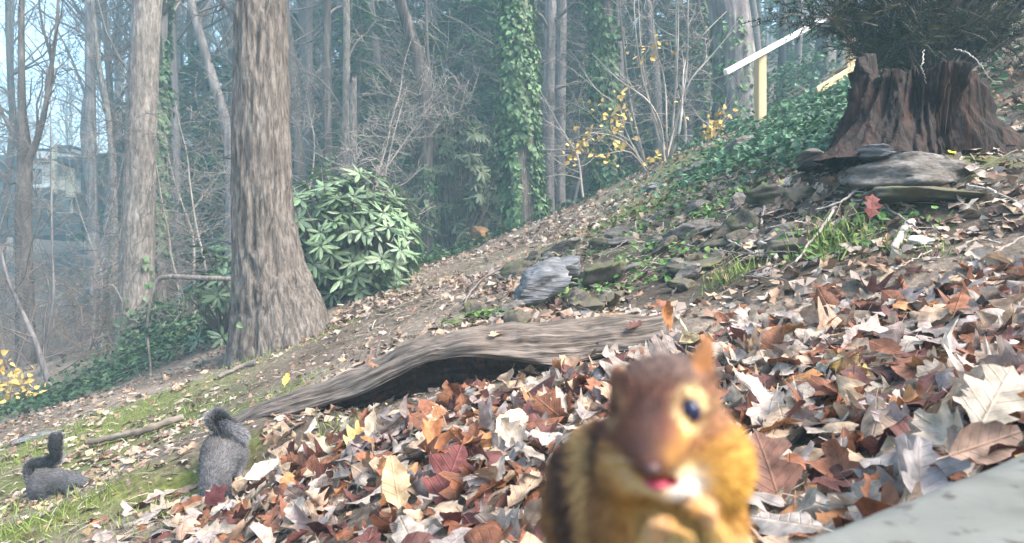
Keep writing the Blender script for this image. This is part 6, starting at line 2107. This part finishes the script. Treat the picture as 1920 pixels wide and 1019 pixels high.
        C = lerp(C, (0.09, 0.04, 0.034), m)
        # inside of the mouth
        r = np.linalg.norm((p - np.array([-36, -122, -50])) / np.array([36, 38, 10]), axis=1)
        C = lerp(C, (0.22, 0.03, 0.04), smooth01(1.15 - r, 0, 0.12))
        # ears
        m = smooth01(z, 108, 128) * smooth01(np.abs(x + 10), 55, 66)
        C = lerp(C, (0.27, 0.12, 0.05), m)
        # hands
        for c in ((46, -98, -108), (-40, -114, -136)):
            r = np.linalg.norm(p - np.array(c), axis=1)
            C = lerp(C, (0.40, 0.23, 0.11), smooth01(38 - r, 0, 12))
        return np.clip(C, 0.005, 0.9)
    W = lambda p: p * S + O
    base = O + np.array([0, 0.02, -650 * S])
    root = thing('chipmunk', tuple(base), 'upright chipmunk with stuffed golden cheeks holding its paws together', 'chipmunk')
    b = obj('body', W(V), Q, M['skin'], root, col=colour(V))
    for e, k in ((EYE_R, 1), (EYE_L, 0.75)):
        n = 24
        a = np.linspace(0, 2 * np.pi, n, endpoint=False)
        h = np.linspace(-np.pi / 2, np.pi / 2, 15)
        A, H = np.meshgrid(a, h)
        U = np.stack([np.cos(H) * np.cos(A), np.cos(H) * np.sin(A), np.sin(H)], -1).reshape(-1, 3) * np.array([18, 18, 21]) * k + e
        i = np.arange(14)[:, None] * n
        j = np.arange(n)[None]
        Qe = np.stack([i + j, i + (j + 1) % n, i + n + (j + 1) % n, i + n + j], -1).reshape(-1, 4)
        obj('eye', W(U), Qe, M['eye'], root)
    # nose pad and tongue
    def blob(name, c, r, mat):
        n = 16
        A, H = np.meshgrid(np.linspace(0, 2 * np.pi, n, endpoint=False), np.linspace(-np.pi / 2, np.pi / 2, 11))
        U = np.stack([np.cos(H) * np.cos(A), np.cos(H) * np.sin(A), np.sin(H)], -1).reshape(-1, 3) * np.array(r) + np.array(c)
        i = np.arange(10)[:, None] * n
        j = np.arange(n)[None]
        Qe = np.stack([i + j, i + (j + 1) % n, i + n + (j + 1) % n, i + n + j], -1).reshape(-1, 4)
        obj(name, W(U), Qe, M[mat], root)
    blob('nose', (-60, -155, -14), (14, 10, 10), 'nose')
    blob('tongue', (-42, -106, -53), (20, 24, 9), 'tongue')
    # coat
    nose = np.array([-60, -155, -16.0])
    def flow(p):
        f = p - nose
        f = f / (np.linalg.norm(f, axis=1)[:, None] + 1e-9)
        f[:, 2] -= smooth01(-p[:, 2], 40, 120) * 1.2
        return f
    def length(p):
        r = np.linalg.norm(p - nose, axis=1)
        L = np.interp(r, [0, 60, 160, 300], [5, 9, 20, 30])
        for c in ((46, -98, -108), (-40, -114, -136)):
            L = np.minimum(L, 4 + 0.5 * np.maximum(0, np.linalg.norm(p - np.array(c), axis=1) - 20))
        e = (p[:, 2] > 112) & (np.abs(p[:, 0] + 10) > 55)
        return np.where(e, 7, L)
    def mask(p):
        k = np.ones(len(p), bool)
        for e in (EYE_R, EYE_L):
            k &= np.linalg.norm(p - e, axis=1) > 23
        k &= np.linalg.norm((p - np.array([-36, -122, -50])) / np.array([40, 42, 13]), axis=1) > 1
        k &= np.linalg.norm(p - np.array([-60, -150, -14]), axis=1) > 15
        return k & (p[:, 2] > -420)
    Wf, Tf, Cf = fur_geo(V, Q, colour, 48000, length, flow, rng, width=0.07, lift=0.35, mask=mask)
    stuff(obj('coat', W(Wf), Tf, M['fur'], root, col=Cf, smooth=False))
    # whiskers
    g = Geo()
    for k in range(10):
        sx = 1 if k % 2 else -1
        a = np.array([-54 + sx * rng.uniform(14, 26), -128, -22 + rng.uniform(-10, 8)])
        e = a + np.array([sx * rng.uniform(50, 90), -10 + rng.uniform(-20, 10), rng.uniform(-30, 20)])
        q = catmull([a, (a + e) / 2 + [0, 0, 5], e], 8)
        Vt, Qt, Tt = tube(W(q), np.linspace(0.9, 0.25, 8) * S, 4)
        g.add(Vt, Qt, Tt)
    stuff(g.build('whiskers', M['twig'], root))
    # tail lying behind on the slab
    q = catmull([(-60, 300, -560), (-120, 420, -610), (-260, 470, -620), (-420, 430, -625)], 24)
    Vt, Qt, Tt = tube(q, 26 * np.sin(np.linspace(0.5, 2.9, 24)), 12)
    obj('tail', W(Vt), [Qt, Tt], M['skin'], root, col=np.tile([0.22, 0.12, 0.05], (len(Vt), 1)))
def _simple(name, col, rough, spec=0.5, coat=0.0):
    m, nt, b = new_mat(name)
    b.inputs['Base Color'].default_value = (*col, 1)
    b.inputs['Roughness'].default_value = rough
    b.inputs['Specular IOR Level'].default_value = spec
    b.inputs['Coat Weight'].default_value = coat
    M[name] = m
_simple('eye', (0.008, 0.010, 0.035), 0.16, 0.45, 0.0)
_simple('nose', (0.06, 0.026, 0.024), 0.45)
_simple('tongue', (0.42, 0.05, 0.09), 0.4)
_simple('tooth', (0.75, 0.70, 0.58), 0.35)
chipmunk()

def squirrel(label, base, heading, parts, tail, seed, scale=1.0, eye=None):
    """grey squirrel, local frame: x forward, y left, z up, metres"""
    rng = np.random.default_rng(seed)
    def body(G):
        f = None
        for p in parts:
            e = ell(G, p[1], p[2]) if p[0] == 'e' else capsule(G, p[1], p[2], p[3], p[4])
            f = e if f is None else smin(f, e, p[-1])
        return f
    V, Q = surface_nets(body, (-0.16, -0.13, -0.05), (0.22, 0.13, 0.24), 0.005)
    gn = gnormal(np.array([base[0]]), np.array([base[1]]), 0.12)[0]
    R = np.array(Vector((0, 0, 1)).rotation_difference(Vector(gn)).to_matrix() @ Matrix.Rotation(heading, 3, 'Z'))
    W = lambda p: (p * scale) @ R.T + np.array(base)
    def colour(p):
        n = fbm(p * 30, 3, 3)
        C = np.tile(np.array([0.098, 0.096, 0.102]), (len(p), 1)) * (1 + 0.3 * n)[:, None]
        C = lerp(C, (0.125, 0.105, 0.09), smooth01(p[:, 2], 0.05, 0.13) * 0.45)
        C = lerp(C, (0.42, 0.40, 0.39), smooth01(0.03 - p[:, 2], 0, 0.03) * smooth01(p[:, 0], 0.0, 0.05) * 0.6)
        return C
    root = thing('squirrel', tuple(base), label, 'squirrel', 'grey squirrels foraging')
    obj('body', W(V), Q, M['skin'], root, col=colour(V))
    Wf, Tf, Cf = fur_geo(V, Q, colour, 14000, 0.011, lambda p: np.tile(np.array([-1.0, 0, -0.25]), (len(p), 1)), rng, width=0.07, lift=0.35)
    coat = obj('coat', W(Wf), Tf, M['fur'], root, col=Cf, smooth=False)
    stuff(coat)
    # bushy tail: a bone line with long hairs all round
    c = catmull(tail, 40)
    n = 15000
    u = rng.uniform(0, 38.9, n)
    i = u.astype(int)
    p = c[i] + (c[i + 1] - c[i]) * (u - i)[:, None]
    t, a_, b_ = frames(c)
    ang = rng.uniform(0, 2 * np.pi, n)
    o = np.cos(ang)[:, None] * a_[i] + np.sin(ang)[:, None] * b_[i]
    prof = np.interp(u / 39, [0, .12, .5, .85, 1], [.3, .8, 1.15, 1.1, .7])
    L = 0.041 * prof * rng.uniform(0.5, 1.1, n)
    d = o * 0.7 + t[i] * 0.95 + rng.normal(0, .15, (n, 3))
    d /= np.linalg.norm(d, axis=1)[:, None]
    s = np.cross(d, o)
    s /= np.linalg.norm(s, axis=1)[:, None] + 1e-9
    w = 0.0011
    tip = p + d * L[:, None]
    mid = p + d * (L * .6)[:, None] + o * 0.003
    Wt = np.stack([p - s * w, p + s * w, mid + s * w, mid - s * w, tip], 1).reshape(-1, 3)
    k = np.arange(n)[:, None] * 5
    T = np.concatenate([k + np.array([[0, 1, 2]]), k + np.array([[0, 2, 3]]), k + np.array([[3, 2, 4]])])
    c0 = np.array([[0.14, 0.12, 0.11]]) * rng.uniform(.6, 1.3, (n, 1))
    c2 = np.array([[0.34, 0.35, 0.37]]) * rng.uniform(.7, 1.2, (n, 1))
    cm = np.array([[0.06, 0.05, 0.05]]) * rng.uniform(.7, 1.2, (n, 1))
    C = np.stack([c0, c0, cm, cm, c2], 1).reshape(-1, 3) if False else np.stack([c0 * np.ones((1, 3)), c0 * np.ones((1, 3)), cm * np.ones((1, 3)), cm * np.ones((1, 3)), c2 * np.ones((1, 3))], 1).reshape(-1, 3)
    tb, tq, tt = tube(c, 0.012 * np.interp(np.linspace(0, 1, 40), [0, .2, .8, 1], [.8, 1, .8, .3]), 8)
    to = obj('tail', W(tb), [tq, tt], M['skin'], root, col=np.tile([0.13, 0.11, 0.10], (len(tb), 1)))
    Vw = W(Wt)
    stuff(obj('tail_hair', Vw, T, M['fur'], to, col=C, smooth=False))
    if eye is not None:
        for sy in (-1, 1):
            e = np.array(eye) * np.array([1, sy, 1])
            A, H = np.meshgrid(np.linspace(0, 2 * np.pi, 10, endpoint=False), np.linspace(-np.pi / 2, np.pi / 2, 7))
            U = np.stack([np.cos(H) * np.cos(A), np.cos(H) * np.sin(A), np.sin(H)], -1).reshape(-1, 3) * 0.006 + e
            ii = np.arange(6)[:, None] * 10
            j = np.arange(10)[None]
            obj('eye', W(U), np.stack([ii + j, ii + (j + 1) % 10, ii + 10 + (j + 1) % 10, ii + 10 + j], -1).reshape(-1, 4), M['eye'], root)

FORAGE = [('e', (0.0, 0, 0.055), (0.075, 0.046, 0.050), 0.02), ('e', (-0.045, 0, 0.062), (0.058, 0.052, 0.056), 0.02), ('e', (-0.05, 0.035, 0.04), (0.045, 0.024, 0.042), 0.015), ('e', (-0.05, -0.035, 0.04), (0.045, 0.024, 0.042), 0.015),
          ('e', (0.07, 0, 0.048), (0.045, 0.034, 0.036), 0.02), ('e', (0.112, 0, 0.034), (0.030, 0.024, 0.024), 0.015), ('e', (0.138, 0, 0.022), (0.018, 0.013, 0.013), 0.012),
          ('c', (-0.04, 0.035, 0.012), (0.02, 0.04, 0.006), 0.012, 0.008, 0.01), ('c', (-0.04, -0.035, 0.012), (0.02, -0.04, 0.006), 0.012, 0.008, 0.01),
          ('c', (0.065, 0.026, 0.04), (0.085, 0.026, 0.004), 0.012, 0.008, 0.01), ('c', (0.065, -0.026, 0.04), (0.085, -0.026, 0.004), 0.012, 0.008, 0.01),
          ('c', (0.098, 0.016, 0.05), (0.09, 0.02, 0.072), 0.009, 0.003, 0.006), ('c', (0.098, -0.016, 0.05), (0.09, -0.02, 0.072), 0.009, 0.003, 0.006)]
q = on_ground(112, 932)
squirrel('grey squirrel with tail arched over its back, nose down on bare soil', (q[0], q[1], q[2] + 0.006), math.radians(-12), FORAGE, [(-0.085, 0, 0.04), (-0.125, 0.01, 0.075), (-0.115, 0.02, 0.125), (-0.055, 0.03, 0.13), (-0.01, 0.03, 0.14), (0.02, 0.03, 0.19), (0.035, 0.03, 0.225)], 1, 1.02, eye=(0.118, 0.021, 0.042))
q = on_ground(428, 912)
squirrel('hunched grey squirrel with raised tail digging in the leaves by the log', (q[0], q[1], q[2] + 0.022), math.radians(-84), FORAGE, [(-0.07, 0, 0.05), (-0.095, 0.0, 0.085), (-0.10, 0.0, 0.115), (-0.085, 0.012, 0.138), (-0.065, 0.035, 0.125), (-0.06, 0.06, 0.075)], 2, 1.15, eye=(0.118, 0.021, 0.042))
# ------------------------------------------------------------------ haze volume, also standing in for veiling lens glare
def haze():
    x0, x1, y0, y1 = -66, 66, -14, 92
    bpy.context.view_layer.update()
    zs = [(o.matrix_world @ Vector(c)).z for o in SC.objects if o.type == 'MESH' for c in o.bound_box]
    z0, z1 = min(zs) - 1.0, max(zs) + 1.0
    V, Q, _ = box(((x0 + x1) / 2, (y0 + y1) / 2, (z0 + z1) / 2), (x1 - x0, y1 - y0, z1 - z0))
    m = bpy.data.materials.new('haze')
    m.use_nodes = True
    nt = m.node_tree
    nt.nodes.clear()
    out = nt.nodes.new('ShaderNodeOutputMaterial')
    v = nt.nodes.new('ShaderNodeVolumePrincipled')
    v.inputs['Color'].default_value = (0.54, 0.87, 1.0, 1)
    v.inputs['Density'].default_value = HAZE
    v.inputs['Anisotropy'].default_value = 0.0
    nt.links.new(v.outputs[0], out.inputs['Volume'])
    o = obj('haze', V, Q, m, smooth=False)
    tag(o, 'thin pale blue haze in the wood, also standing in for lens glare', 'haze', kind='stuff')
HAZE = 0.0082
haze()
